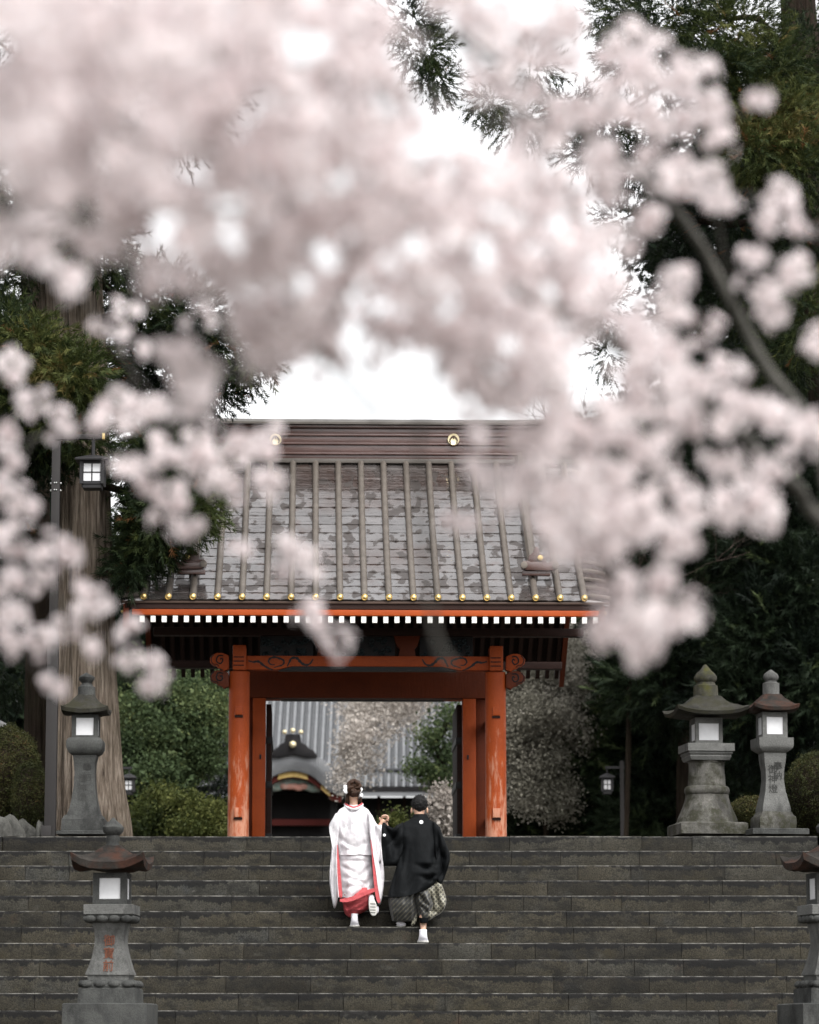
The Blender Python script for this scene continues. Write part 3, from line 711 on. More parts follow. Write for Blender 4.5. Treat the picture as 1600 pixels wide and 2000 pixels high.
# lower skirt of the roof at the eave: a second, flatter tier as in the photograph
for (yt, yb_, d0_, d1_, mt, nm) in ((1496, 1500, 0.7, 1.0, 'hallgrey', 'roof_step'), (1536, 1546, -0.02, 0.3, 'hallblack', 'eave_edge'), (1546, 1552, 0.05, 0.3, 'hallblack', 'eave_board')):
    mb = MB(); a = ha(300, yt, 0); c = ha(1110, yb_, 0); mb.box((a.x, d0_, a.z), (c.x, d1_, c.z)); mb.build(nm, M[mt], Hh.o)
mb = MB(); a = ha(310, 1552, 0); c = ha(1100, 1640, 0); mb.box((a.x, 1.0, 0), (c.x, 5.0, a.z)); mb.build('hall_wall', M['hallblack'], Hh.o)
for xx in (690, 740, 790, 840, 890):
    mb = MB(); a = ha(xx-3, 1552, 0.9); c = ha(xx+3, 1633, 0.9); mb.box((a.x, 0.88, 0), (c.x, 1.02, a.z)); mb.build('wall_post', M['brownwood'], Hh.o)
# porch
PD = -3.5
up = [(470,1536),(484,1520),(499,1500),(516,1484),(536,1476),(556,1473),(572,1472)]
lo = [(470,1554),(488,1549),(503,1540),(517,1528),(534,1514),(552,1507),(572,1504)]
def mirr(l): return l + [(1144-x, y) for x, y in reversed(l[:-1])]
U = smoothpath([ha(x, y, PD) for x, y in mirr(up)], 4); Lw = smoothpath([ha(x, y, PD) for x, y in mirr(lo)], 4)
mb = MB(); rings = [[(u.x, PD, u.z), (u.x, PD+3.4, u.z), (l.x, PD+3.4, l.z), (l.x, PD+0.25, l.z)] for u, l in zip(U, Lw)]
mb.loft(rings); porch = mb.build('porch_roof', M['hallgrey'], Hh.o, smooth=30)
mb = MB()
for i in range(2, len(U)-2, 1):
    u, l = U[i], Lw[i]; mb.tube([(u.x, PD-0.02, u.z+0.02), (u.x*0.6+l.x*0.4, PD-0.03, u.z*0.55+l.z*0.45), (l.x, PD+0.1, l.z)], 0.045, 6)
mb.build('porch_ribs', M['hallroof'], porch)
def band(name, mat, off0, off1, i0, i1, y0, y1):
    mb = MB(); rings = []
    for l in Lw[i0:i1]: rings.append([(l.x, y0, l.z-off0), (l.x, y1, l.z-off0), (l.x, y1, l.z-off1), (l.x, y0, l.z-off1)])
    mb.loft(rings); return mb.build(name, mat, Hh.o)
nL = len(Lw)
band('porch_bargeboard', M['hallred'], 0.02, 0.17, 2, nL-2, PD+0.2, PD+0.4)
band('porch_gilt_mount', M['gildcarve'], 0.0, 0.15, nL//2-6, nL//2+7, PD+0.14, PD+0.19)
band('porch_gilt_mount', M['gildcarve'], 0.03, 0.15, nL-13, nL-7, PD+0.14, PD+0.19)
band('porch_gilt_mount', M['gildcarve'], 0.03, 0.15, 7, 13, PD+0.14, PD+0.19)
mb = MB(); rc = random.Random(2)
for i in range(16):
    x = rc.uniform(530, 614); q = ha(x, 1523 + abs(x-572)*0.28 + rc.uniform(-4, 6), PD+0.45); mb.sphere(q, rc.uniform(0.09, 0.18), 8, 5, (1.5, 0.5, 0.7))
mb.build('phoenix_carving', M['paintgreen'], Hh.o)
mb = MB()
for i in range(5):
    q = ha(556+9*i, 1536 + rc.uniform(-3, 3), PD+0.4); mb.sphere(q, 0.10, 8, 5, (1.3, 0.5, 0.8))
mb.build('flower_carving', M['paintpink'], Hh.o)
mb = MB(); q0 = ha(480, 1600, PD+1.2); q1 = ha(645, 1612, PD+1.2); mb.box((q0.x, PD+1.2, q0.z), (q1.x, PD+1.4, q1.z)); mb.build('red_rail', M['hallred'], Hh.o)
for xx in (486, 652):
    mb = MB(); a = ha(xx-6, 1548, PD+0.6); c = ha(xx+6, 1633, PD+0.6); mb.box((a.x, PD+0.5, 0), (c.x, PD+0.8, a.z)); mb.build('porch_post', M['hallblack'], Hh.o)
mb = MB(); q = ha(655, 1556, PD+0.4); mb.sphere(q, 0.16, 8, 5, (1, 0.8, 0.7)); mb.build('beam_end_carving', M['paintpink'], Hh.o)
mb = MB(); a = ha(480, 1550, PD+1.6); c = ha(655, 1640, PD+1.6); mb.box((a.x, PD+1.6, 0), (c.x, PD+3.2, a.z)); mb.build('porch_shade_block', M['hallblack'], Hh.o)  # solid block coloured black for the shade inside the porch
# porch ridge ornament
mb = MB(); mb.prism([(lambda q: (q.x, q.z))(ha(x, y, PD-0.1)) for x, y in [(523,1478),(531,1466),(540,1462),(546,1455),(556,1450),(558,1434),(586,1434),(588,1450),(598,1455),(604,1462),(613,1466),(621,1478),(600,1480),(572,1474),(544,1480)]], PD-0.15, PD+0.6)
orn = mb.build('porch_ornament', M['hallblack'], Hh.o, bevel=0.02)
for xx, yy, r in ((556,1430,4.5),(572,1427,5),(588,1430,4.5),(572,1454,7)):
    mb = MB(); mb.sphere(ha(xx, yy, PD-0.2), r*MPX(80), 10, 7); mb.build('gold_ball', M['goldmat'], orn)

# ------------------------------------------------------------------ stone lanterns
def ngon(n, R0, z, m=6, round_=0.0, lift=0.0, rot=0.0):
    """one ring of a regular n-sided section (flat side towards the viewer), R0 = half width across flats"""
    out = []
    for s in range(n):
        a0 = -math.pi/2 + (s - 0.5)*2*math.pi/n + rot; a1 = a0 + 2*math.pi/n
        Rc = R0/math.cos(math.pi/n)
        p = Vector((math.cos(a0), math.sin(a0)))*Rc; q = Vector((math.cos(a1), math.sin(a1)))*Rc
        for i in range(m):
            t = i/m; v = p.lerp(q, t)
            c = abs(2*t - 1)
            if round_: v = v*(1-round_) + v.normalized()*R0*1.03*round_
            out.append((v.x, v.y, z + lift*c**3))
    return out
def lantern_roof(name, mat, parent, n, R0, zb, zt_, Rt, lift, thick, rot, rough=0.012, seed=0):
    mb = MB(); rings = []; nr = 9; m = 8
    def fix(ring): return [(x + mnoise.noise((x*9, z*9, seed))*rough, y + mnoise.noise((y*9, z*9, seed+3))*rough, z + mnoise.noise((x*11, y*11, seed+5))*rough) for x, y, z in ring]
    rings.append(fix(ngon(n, R0*0.45, zb + thick*0.30, m, 0, 0, rot)))
    rings.append(fix(ngon(n, R0*0.86, zb, m, 0, lift*0.8, rot)))
    rings.append(fix(ngon(n, R0*0.97, zb + 0.01, m, 0, lift, rot)))
    rings.append(fix(ngon(n, R0, zb + thick, m, 0, lift*1.1, rot)))
    for i in range(1, nr+1):
        t = i/nr; r = R0*0.99 + (Rt - R0*0.99)*t; z = zb + thick + (zt_ - zb - thick)*(0.62*t + 0.38*t**2.2)
        rings.append(fix(ngon(n, r, z, m, 0, lift*1.1*(1-t)**2.5, rot)))
    mb.loft(rings); return mb.build(name, mat, parent, smooth=50)
def loft_part(name, mat, parent, prof, n=4, rot=0.0, round_=0.0, seed=0, rough=0.004, m=6):
    mb = MB(); mb.loft([[(x + mnoise.noise((x*12, z*12, seed))*rough, y + mnoise.noise((y*12, z*12, seed+9))*rough, z + mnoise.noise((x*14, y*14, seed+4))*rough*0.7) for x, y, z in ngon(n, r, z, m, round_, 0, rot)] for z, r in prof])
    return mb.build(name, mat, parent, smooth=42)
def inscription(parent, text, x, ztop, size, mat, front, name='carved_character', depth=0.006, sx=1.0):
    for i, ch in enumerate(text):
        c = bpy.data.curves.new('glyph', 'FONT'); c.body = ch; c.size = size; c.align_x = 'CENTER'; c.extrude = 0.0
        o = bpy.data.objects.new('glyph', c); COL.objects.link(o)
        dg = bpy.context.evaluated_depsgraph_get(); me = bpy.data.meshes.new_from_object(o.evaluated_get(dg))
        bpy.data.objects.remove(o); bpy.data.curves.remove(c)
        z0 = ztop - (i+1)*size*0.98
        bm = bmesh.new(); bm.from_mesh(me)
        bmesh.ops.triangulate(bm, faces=bm.faces); bmesh.ops.subdivide_edges(bm, edges=bm.edges, cuts=2)
        for v in bm.verts:
            X, Y = v.co.x*sx + x, v.co.y*0.95 + z0 + size*0.12
            v.co = (X, -front(Y) - depth, Y)
        ex = bmesh.ops.extrude_face_region(bm, geom=bm.faces)
        for v in [g for g in ex['geom'] if isinstance(g, bmesh.types.BMVert)]: v.co.y += depth + 0.02
        bmesh.ops.recalc_face_normals(bm, faces=bm.faces); bm.to_mesh(me); bm.free()
        me.materials.clear(); me.materials.append(mat); link(name, me, mat, parent, 0)
def finial(parent, mat, mp, Z, spec, seed):
    """neck, bowl and jewel, spec in (y px, half width px)"""
    return loft_part('finial', mat, parent, [(Z(y), w*mp) for y, w in spec], 12, 0, 0.9, seed, 0.008, 2)
def stone_lantern(d, xc, ybase, label, rot, spec, zbase=None, group='stone lanterns by the stairs'):
    b = P(xc, ybase, d); z0 = b.z if zbase is None else zbase
    T = Thing('stone_lantern', (b.x, b.y, z0), label, 'stone lantern', rot, group)
    mp = MPX(d)*1.0
    def Z(y): return P(xc, y, d).z - z0
    seed = xc*0.37
    for nm, mat, n, prof, rd in spec['parts']:
        loft_part(nm, M[mat], T.o, [(max(0.0, Z(y)), w*mp) for y, w in prof], n, 0, rd, seed)
    n, R0, yb, yt, Rt, lift, thick, mat = spec['roof'][:8]
    ro = lantern_roof('roof', M[mat], T.o, n, R0*mp, Z(yb), Z(yt), Rt*mp, lift*mp, thick*mp, spec['roof'][8] if len(spec['roof']) > 8 else 0, 0.012, seed)
    # fire box: four corner stones round a recessed paper window on each face
    y0, y1, hwid, wy0, wy1, ww, bmat = spec['box']
    za, zb_, h = Z(y1), Z(y0), hwid*mp; wz0, wz1, w = Z(wy1), Z(wy0), ww*mp
    mb = MB(); inner = h - 0.022
    fb = MB()
    fb.box((-h, -h, za), (h, h, wz0)); fb.box((-h, -h, wz1), (h, h, zb_))
    for sx in (-1, 1):
        for sy in (-1, 1): fb.box((sx*h, sy*h, wz0-0.0005), (sx*w, sy*w, wz1+0.0005))
    fb.box((-w*0.9, -w*0.9, wz0), (w*0.9, w*0.9, wz1))
    box = fb.build('fire_box', M[bmat], T.o)
    for a in range(4):
        c, s = round(math.cos(a*math.pi/2)), round(math.sin(a*math.pi/2))
        y_ = -(h - 0.016)
        pts = [(-w, y_, wz0), (w, y_, wz0), (w, y_, wz1), (-w, y_, wz1), (-w, y_+0.006, wz0), (w, y_+0.006, wz0), (w, y_+0.006, wz1), (-w, y_+0.006, wz1)]
        mb = MB(); mb.add([(x*c - y*s, x*s + y*c, z) for x, y, z in pts], [(0,1,2,3),(7,6,5,4),(0,4,5,1),(1,5,6,2),(2,6,7,3),(3,7,4,0)])
        mb.build('paper_window', M['paper'], box, smooth=0)
    finial(T.o, M[spec['finial'][0]], mp, Z, spec['finial'][1], seed)
    return T, Z, mp
def front_of(prof, Z, mp):
    t = sorted([(Z(y), w*mp) for y, w in prof])
    return lambda z: float(np.interp(z, [a for a, _ in t], [b for _, b in t]))
# slim lantern behind the left pole
shaftA = [(1598,34),(1590,31),(1578,27),(1560,23.5),(1535,20.5),(1510,19.5),(1490,20.5),(1478,23),(1474,23)]
T, Z, mp = stone_lantern(40.75, 165, 1632, 'slim grey stone lantern standing in front of the big cedar trunk', 0.0, dict(
    parts=[('plinth','granite_dark',4,[(1640,50),(1626,50),(1625,48)],0), ('base_block','granite_dark',4,[(1625,42),(1602,41),(1599,38),(1594,36)],0),
           ('shaft','granite_dark',4,shaftA,0), ('platform','granite_dark',4,[(1476,24),(1472,30),(1463,34.5),(1450,35),(1446,33),(1442,28)],0)],
    roof=(4,46,1397,1358,16,5,9,'roofstone'), box=(1397,1443,25.5,1404,1438,17,'granite_dark'),
    finial=('granite_dark',[(1360,17),(1342,16),(1340,12),(1335,10),(1331,12),(1328,15),(1323,15.5),(1320,12),(1317,6),(1314,1.5)])))
inscription(T.o, '奉納', 0.035, Z(1490), 0.115, M['darkletter'], front_of(shaftA, Z, mp)); inscription(T.o, '御神燈', -0.02, Z(1512), 0.115, M['darkletter'], front_of(shaftA, Z, mp))
# the pair in the court in front of the stairs
shaftB = [(1905,43),(1902,43),(1890,38.5),(1870,33),(1845,28.5),(1830,28),(1815,30),(1807,33),(1802,33)]
specB = lambda: dict(
    parts=[('lower_plinth','granite_dark',4,[(2160,96),(2075,96)],0), ('plinth','granite_dark',4,[(2080,81),(1962,81),(1960,78)],0),
           ('base_block','granite_dark',4,[(1962,56),(1932,55),(1930,52)],0), ('lotus_base','granite_dark',4,[(1931,53),(1926,54),(1921,50),(1917,46),(1914,40)],0.25),
           ('shaft_foot','granite',4,[(1915,39),(1907,40),(1904,41)],0), ('shaft','granite',4,shaftB,0),
           ('lotus_cap','granite_dark',4,[(1803,36),(1800,40),(1794,45),(1787,46)],0.2), ('platform','granite',4,[(1787,48),(1769,48),(1768,46)],0)],
    roof=(4,72,1702,1652,15,17,15,'roofstone_red'), box=(1706,1768,33,1716,1757,20.5,'granite_dark'),
    finial=('granite_dark',[(1655,14),(1645,11),(1640,13),(1632,12),(1629,15),(1624,19),(1616,20),(1609,15),(1603,7),(1597,2)]))
for xc, lab, rot in ((213, 'stone lantern with red carved characters low on the left of the steps', -0.06), (1626, 'stone lantern half cut off by the right edge of the picture below the steps', 0.20)):
    T, Z, mp = stone_lantern(33.3, xc, 2200, lab, rot, specB(), 0.0)
    inscription(T.o, '御寶前', 0.0, Z(1825), 0.125, M['redletter'], front_of(shaftB, Z, mp), depth=0.009, sx=0.9)
    for o in list(T.o.children):                       # petals of the lotus courses
        if o.name.startswith(('lotus_cap', 'lotus_base')):
            cap = o.name.startswith('lotus_cap'); yy, r, h_ = (1796, 47, 7) if cap else (1922, 54, 7)
            for i in range(16):
                sd_, t = divmod(i, 4); u = (t - 1.5)/2*r*1.02*mp*0.98
                mb = MB(); mb.sphere((0, 0, 0), 1.0, 10, 6); pts = []
                c, s = round(math.cos(sd_*math.pi/2)), round(math.sin(sd_*math.pi/2))
                for k_, (x, y, z) in enumerate(mb.v):
                    X, Y, Zz = u + x*r*mp*0.24, -(r-2.5)*mp + y*0.030 - (0.008 if cap else -0.008)*z, Z(yy) + z*h_*mp
                    pts.append((X*c - Y*s, X*s + Y*c, Zz))
                mb.v = pts; mb.build('lotus_petal', M['granite_dark'], o, smooth=80)
# the pair on the terrace at the right
shaftC = [(1608,58),(1600,57),(1585,50),(1570,44),(1558,41),(1553,41)]
T, Z, mp = stone_lantern(41.3, 1382, 1632, 'stout mossy stone lantern with a broad dark roof on the terrace', 0.13, dict(
    parts=[('plinth','granite_stained',4,[(1640,66),(1612,66),(1609,62)],0), ('base_block','granite_stained',12,[(1620,62),(1610,62),(1606,58)],0.2),
           ('shaft','granite_stained',12,shaftC,0.8), ('shaft_ring','granite_stained',12,[(1554,38),(1551,42),(1545,43.5),(1539,42),(1536,38)],0.9),
           ('upper_shaft','granite_stained',12,[(1537,36),(1520,35),(1500,33.5),(1492,34),(1490,36),(1487,34)],0.9),
           ('platform_moulding','granite',4,[(1487,38),(1480,41),(1478,40),(1474,43),(1471,42),(1469,45)],0.0), ('platform','granite',4,[(1470,46),(1455,46)],0)],
    roof=(4,72,1402,1361,24,10,8,'roofstone'), box=(1404,1455,27,1415,1448,20,'granite'),
    finial=('mossy',[(1362,24),(1340,23),(1338,19),(1333,17),(1330,20),(1327,21),(1322,21.5),(1315,17),(1309,10),(1303,6),(1298,2)])))
shaftD = [(1587,28),(1580,28),(1565,24.5),(1545,20),(1525,18),(1505,18.5),(1490,21),(1478,22),(1472,22)]
T, Z, mp = stone_lantern(41.0, 1511, 1632, 'slim stone lantern with a rusty red roof beside the right hedge', 0.16, dict(
    parts=[('plinth','granite_dark',4,[(1640,56),(1622,56),(1621,54)],0), ('base_block','granite_stained',4,[(1622,37),(1606,38),(1597,37),(1593,33),(1587,30)],0.12), ('shaft','granite',4,shaftD,0),
           ('platform','granite',4,[(1472,22),(1468,27),(1463,33),(1458,34.5),(1443,34.5)],0)],
    roof=(4,46,1392,1357,16,6,8,'roofstone_red'), box=(1393,1443,25,1402,1436,16.5,'granite'),
    finial=('granite',[(1358,16),(1335,16),(1333,11),(1330,11),(1327,14),(1322,15),(1317,13),(1312,7),(1308,1.5)])))
inscription(T.o, '奉納', 0.035, Z(1488), 0.115, M['darkletter'], front_of(shaftD, Z, mp)); inscription(T.o, '御神燈', -0.03, Z(1494), 0.12, M['darkletter'], front_of(shaftD, Z, mp))

# ------------------------------------------------------------------ lamps
def lamp_box(T, c, w, h, mp_rot=0.0, parent=None):
    """hanging paper lamp: hipped cap, four framed panes a side"""
    x, y, z = c; par = T.o
    mb = MB(); rings = []
    for dz, r in ((0.0, w*0.98), (0.015, w*1.0), (0.03, w*0.95), (0.075, w*0.35), (0.085, w*0.12)):
        rings.append([(x + px_, y + py_, z + h/2 + dz) for px_, py_, _ in ngon(4, r, 0, 2)])
    mb.loft(rings); mb.build('lamp_cap', M['metal_dark'], par)
    mb = MB(); r = w*0.62; hh = h/2
    for sx in (-1, 1):
        for sy in (-1, 1): mb.box((x+sx*r-0.02, y+sy*r-0.02, z-hh), (x+sx*r+0.02, y+sy*r+0.02, z+hh))
    for zz_ in (-hh, hh-0.03):
        mb.box((x-r, y-r, z+zz_), (x+r, y+r, z+zz_+0.03))
    fr = mb.build('lamp_frame', M['metal_dark'], par)
    for a in range(4):
        cc, ss = round(math.cos(a*math.pi/2)), round(math.sin(a*math.pi/2))
        def rb(mb, x0, y0, z0, x1, y1, z1):
            p = (x0*cc - y0*ss, x0*ss + y0*cc); q = (x1*cc - y1*ss, x1*ss + y1*cc); mb.box((x+p[0], y+p[1], z0), (x+q[0], y+q[1], z1))
        for i in (0, 1):
            for j in (0, 1):
                mb = MB(); rb(mb, -r+0.02+i*(r-0.02)+0.006, -r+0.004, z-hh+0.03+j*(hh-0.03)+0.006, -r+0.02+(i+1)*(r-0.02)-0.006, -r+0.012, z-hh+0.03+(j+1)*(hh-0.03)-0.006)
                mb.build('pane', M['paper'], fr, smooth=0)
        mb = MB(); rb(mb, -0.007, -r-0.002, z-hh+0.03, 0.007, -r+0.015, z+hh-0.03); rb(mb, -r, -r-0.001, z-0.007, r, -r+0.014, z+0.007); mb.build('glazing_bar', M['metal_dark'], fr, smooth=0)
    mb = MB(); mb.box((x-r*0.9, y-r*0.9, z-hh-0.05), (x+r*0.9, y+r*0.9, z-hh-0.002)); mb.build('lamp_base', M['metal_dark'], par, bevel=0.008)
DL = 40.45
b0 = P(98, 1633, DL)
L = Thing('street_lamp', (b0.x, b0.y, ZT-0.012), 'brown square lamp post with hanging paper lamp in front of the cedar', 'street lamp')
def lat(x, y): return L.at(x, y, 0)
zsp = lat(110, 1240).z
mb = MB(); mb.box((-0.066, -0.066, 0), (0.066, 0.066, zsp)); post = mb.build('post', M['metal_post'], L.o, bevel=0.006)
mb = MB(); mb.box((-0.050, -0.050, zsp-0.05), (0.050, 0.050, lat(112,862).z)); mb.build('upper_post', M['metal_post'], L.o, bevel=0.006)
for yy in (944, 958):
    for sx in (-1, 1):
        mb = MB(); mb.sphere((sx*0.012, -0.054, lat(110, yy).z), 0.010, 8, 5); mb.build('bolt', M['steel'], post)
        mb = MB(); mb.sphere((sx*0.058, 0, lat(110, yy).z), 0.014, 8, 5); mb.build('bolt', M['steel'], post)
za = lat(118, 852).z; xe = lat(205, 852).x
mb = MB(); mb.box((-0.10, -0.035, za-0.04), (xe-0.03, 0.035, za+0.025)); arm = mb.build('arm', M['metal_post'], L.o, bevel=0.005)
mb = MB(); mb.box((xe-0.03, -0.040, za-0.045), (xe, 0.040, za+0.030)); mb.build('arm_end', M['gold'], arm, bevel=0.004)
xl_ = lat(182, 900).x; zlt, zlb = lat(182, 903).z, lat(182, 948).z
mb = MB(); mb.tube([(xl_, 0, za), (xl_, 0, zlt+0.05)], 0.022, 8); mb.build('hanger', M['metal_dark'], L.o)
lamp_box(L, (xl_, 0, (zlt+zlb)/2), 0.205, zlt-zlb)
mb = MB(); mb.box((-0.1, -0.09, 0), (0.02, -0.07, 0.16)); mb.build('foot_bracket', M['metal_post'], L.o, bevel=0.004)
for (xx, yy, xp, d, lab) in ((252, 1534, None, 57, 'small distant paper lamp hanging beside the cedar trunk'), (1186, 1533, 1216, 60, 'small distant paper lamp on a thin post in the dark trees')):
    xp = xp or xx - 40
    b_ = P(xp, 1640, d); T = Thing('path_lamp', (b_.x, b_.y, ZT-0.012), lab, 'lamp', 0, 'small lamps among the trees')
    c = T.at(xx, yy, 0); mp = MPX(d)
    tz = T.at(xx, yy-34, 0).z
    mb = MB(); mb.box((-0.035, -0.035, 0), (0.035, 0.035, tz+0.12)); mb.build('post', M['metal_post'], T.o)
    mb = MB(); mb.box((min(0, c.x)-0.03, -0.02, tz-0.02), (max(0, c.x)+0.05, 0.02, tz+0.02)); mb.build('arm', M['metal_dark'], T.o)
    mb = MB(); mb.tube([(c.x, 0, tz), (c.x, 0, c.z+14*mp)], 0.012, 6); mb.build('hanger', M['metal_dark'], T.o)
    lamp_box(T, (c.x, 0, c.z), 15*mp, 26*mp)
# pale rail beyond the hedge
q0, q1 = P(-40, 1392, 47), P(52, 1441, 47)
T = Thing('garden_rail', (q1.x, q1.y, ZT-0.012), 'pale weathered rail sloping down behind the left hedge', 'rail')
mb = MB(); a, c = T.loc_of(q0), T.loc_of(q1); mb.tube([a, a.lerp(c, 0.5), c], 0.045, 8); mb.build('rail_bar', M['pale_rail'], T.o)
for t in (0.05, 0.62, 0.97):
    p_ = a.lerp(c, t); mb = MB(); mb.tube([(p_.x, p_.y, 0), p_], 0.035, 8); mb.build('rail_post', M['pale_rail'], T.o)
    mb = MB(); mb.sphere(p_, 0.055, 8, 6); mb.build('rail_joint', M['pale_rail'], T.o)

# ------------------------------------------------------------------ rocks at the head of the stairs
def rock(name, c, r, mat, label, group, seed):
    bm = bmesh.new(); bmesh.ops.create_icosphere(bm, subdivisions=3, radius=1)
    for v in bm.verts:
        p = v.co.copy(); f = 1 + 0.35*mnoise.noise(p*1.1 + Vector((seed, 0, 0))) + 0.14*mnoise.noise(p*3 + Vector((0, seed, 0)))
        v.co = Vector((p.x*r[0]*f, p.y*r[1]*f, max(-0.05, p.z*r[2]*f)))
    m = bpy.data.meshes.new(name); bm.to_mesh(m); bm.free(); o = link(name, m, mat, None, 35); o.location = c
    return tag(o, label, 'rock', group)
for (x, y, d, r, lab) in ((18, 1634, 40.6, (0.22,0.2,0.30), 'rough grey rock at the left end of the top step'), (50, 1634, 40.8, (0.17,0.2,0.26), 'grey rock under the clipped hedge next to the lamp post'),
                          (78, 1634, 40.5, (0.07,0.08,0.24), 'thin upright pale stone beside the lamp post foot'), (-14, 1634, 40.4, (0.2,0.2,0.3), 'grey rock at the picture edge beside the top step'),
                          (1310, 1634, 41.6, (0.16,0.15,0.12), 'low dark stone left of the stout mossy lantern')):
    q = P(x, y, d); rock('garden_rock', (q.x, q.y, ZT-0.02), r, M['rock'], lab, 'rocks at the head of the stairs', x*0.7)

# ------------------------------------------------------------------ the couple on the stairs
def skin_body(joints, edges, root, subdiv=2):
    names = list(joints); idx = {n: i for i, n in enumerate(names)}
    m = bpy.data.meshes.new('body'); m.from_pydata([joints[n][0] for n in names], [(idx[a], idx[b]) for a, b in edges], [])
    o = bpy.data.objects.new('body', m); COL.objects.link(o)
    md = o.modifiers.new('skin', 'SKIN'); md.use_smooth_shade = True
    for n in names:
        r = joints[n][1]; r = r if hasattr(r, '__len__') else (r, r)
        sv_ = m.skin_vertices[0].data[idx[n]]; sv_.radius = r; sv_.use_root = (n == root)
    sb = o.modifiers.new('sub', 'SUBSURF'); sb.levels = subdiv; sb.render_levels = subdiv
    dg = bpy.context.evaluated_depsgraph_get(); me = bpy.data.meshes.new_from_object(o.evaluated_get(dg))
    bpy.data.objects.remove(o); return me
def cloth(mb, T, d, rows, n=40, folds=(), wig=0.0, seed=0, cap=True):
    """rows: (y px, left px, right px, depth m, centre offset m [, fold gain])"""
    rings = []
    for row in rows:
        y, a, c, dep, off = row[:5]; fg = row[5] if len(row) > 5 else 1.0
        A, C = T.at(a, y, d), T.at(c, y, d); cx_, hw_ = (A.x+C.x)/2, abs(C.x-A.x)/2; r = []
        for j in range(n):
            t = 2*math.pi*j/n; cs, sn = math.cos(t), math.sin(t)
            ex = 0.82
            x = math.copysign(abs(cs)**ex, cs)*hw_; yy = math.copysign(abs(sn)**ex, sn)*dep/2
            f = 0
            for (k_, ph, amp, sl) in folds: f += amp*math.sin(k_*t + ph + sl*y)
            f += wig*mnoise.noise((x*7, A.z*5, seed + yy*5))
            s = 1 + fg*f*(0.35 + 0.65*abs(sn))
            r.append((cx_ + x*(1 + fg*f*0.25), d + off + yy*s, A.z))
        rings.append(r)
    dense = []
    for i in range(len(rings)-1):
        for k_ in range(7):
            t = k_/7; dense.append([tuple(Vector(p).lerp(Vector(q), t)) for p, q in zip(rings[i], rings[i+1])])
    dense.append(rings[-1]); mb.loft(dense, cap=cap); return mb
def cloth_build(mb, name, mat, T, sub=1, creases=None):
    if creases:
        base = mb; vv = []
        segs = [(T.at(a, b_, 0), T.at(c, e, 0), w*MPX(38), dep) for a, b_, c, e, w, dep in creases]
        ym = sum(v[1] for v in mb.v)/len(mb.v)
        for x, y, z in mb.v:
            o_ = 0.0
            for A, C, w, dep in segs:
                dx, dz = C.x-A.x, C.z-A.z; L2 = dx*dx+dz*dz; t = max(0.0, min(1.0, ((x-A.x)*dx + (z-A.z)*dz)/L2))
                px_, pz = A.x+dx*t, A.z+dz*t; q = ((x-px_)**2 + (z-pz)**2)/(w*w); o_ += dep*math.exp(-q)*math.sin(math.pi*(0.12+0.76*t))
            vv.append((x, y + (o_ if y < ym else o_*0.3), z))
        mb.v = vv
    o = mb.build(name, mat, T.o, smooth=85)
    return o
def slab(T, d0, d1, pts, seed=0.0, puff=0.02, nseg=3):
    """a soft flat piece of cloth (sleeve) from a picture outline, closed and rounded, with its own thickness"""
    P3 = [T.at(x, y, (d0+d1)/2) for x, y in pts]; pp = smoothpath(P3 + [P3[0]], nseg)[:-1]
    cx_ = sum(p.x for p in pp)/len(pp); cz = sum(p.z for p in pp)/len(pp); rings = []
    prof = [(0.0, 0.06), (0.0, 0.2), (0.0, 0.35), (0.0, 0.5), (0.01, 0.65), (0.03, 0.8), (0.08, 0.9), (0.18, 0.965), (0.5, 1.0), (0.84, 0.965), (0.98, 0.75), (1.0, 0.30)]
    for t, s in prof:
        r = []
        for p in pp:
            x, z = cx_ + (p.x-cx_)*s, cz + (p.z-cz)*s
            y = d0 + (d1-d0)*t + puff*mnoise.noise((x*6, z*6, seed)) + puff*0.6*math.sin(x*34 + z*9 + seed)
            r.append((x, y, z))
        rings.append(r)
    return MB().loft(rings)
def band3(T, d, left, right, th=0.02, n=4):
    """a strip of lining between two picture polylines"""
    L = smoothpath([T.at(x, y, d) for x, y in left], n); Rr = smoothpath([T.at(x, y, d) for x, y in right], n)
    return MB().loft([[tuple(l), tuple(r), (r.x, r.y+th, r.z), (l.x, l.y+th, l.z)] for l, r in zip(L, Rr)])
DB = EDGE(6) + 0.16
zb6 = ZT - 6*RISE
q = P(694, 1808, DB)
B = Thing('person', (q.x, q.y, zb6), 'person in a white silk wedding robe with salmon lining climbing the steps', 'person', 0, 'couple climbing the steps hand in hand')
def bj(x, y, d, r): return (B.at(x, y, d), r)
J = dict(hip=bj(696,1690,0.06,0.10), belly=bj(694,1660,0.06,0.09), chest=bj(692,1615,0.06,(0.12,0.08)), neckb=bj(691,1580,-0.0,0.055), neck=bj(691,1568,0.01,0.046), head0=bj(691,1556,0.02,0.068), head=bj(691,1541,0.01,(0.078,0.085)), crown=bj(691,1532,0.0,0.06),
         shl=bj(666,1594,0.03,0.05), ell=bj(657,1640,0.03,0.04), wrl=bj(656,1685,0.03,0.026), hndl=bj(656,1697,0.03,(0.026,0.018)),
         shr=bj(717,1594,0.03,0.05), elr=bj(737,1622,0.02,0.045), wrr=bj(746,1609,0.03,0.028), hndr=bj(750,1599,0.03,(0.050,0.036)),
         hpl=bj(689,1700,0.06,0.075), knl=bj(688,1755,0.06,0.05), anl=bj(692,1796,0.0,0.038), ftl=bj(692,1805,-0.03,0.03),
         hpr=bj(706,1700,0.05,0.075), knr=bj(712,1728,0.06,0.05), anr=bj(724,1750,-0.04,0.030), ftr=bj(727,1766,-0.12,0.022))
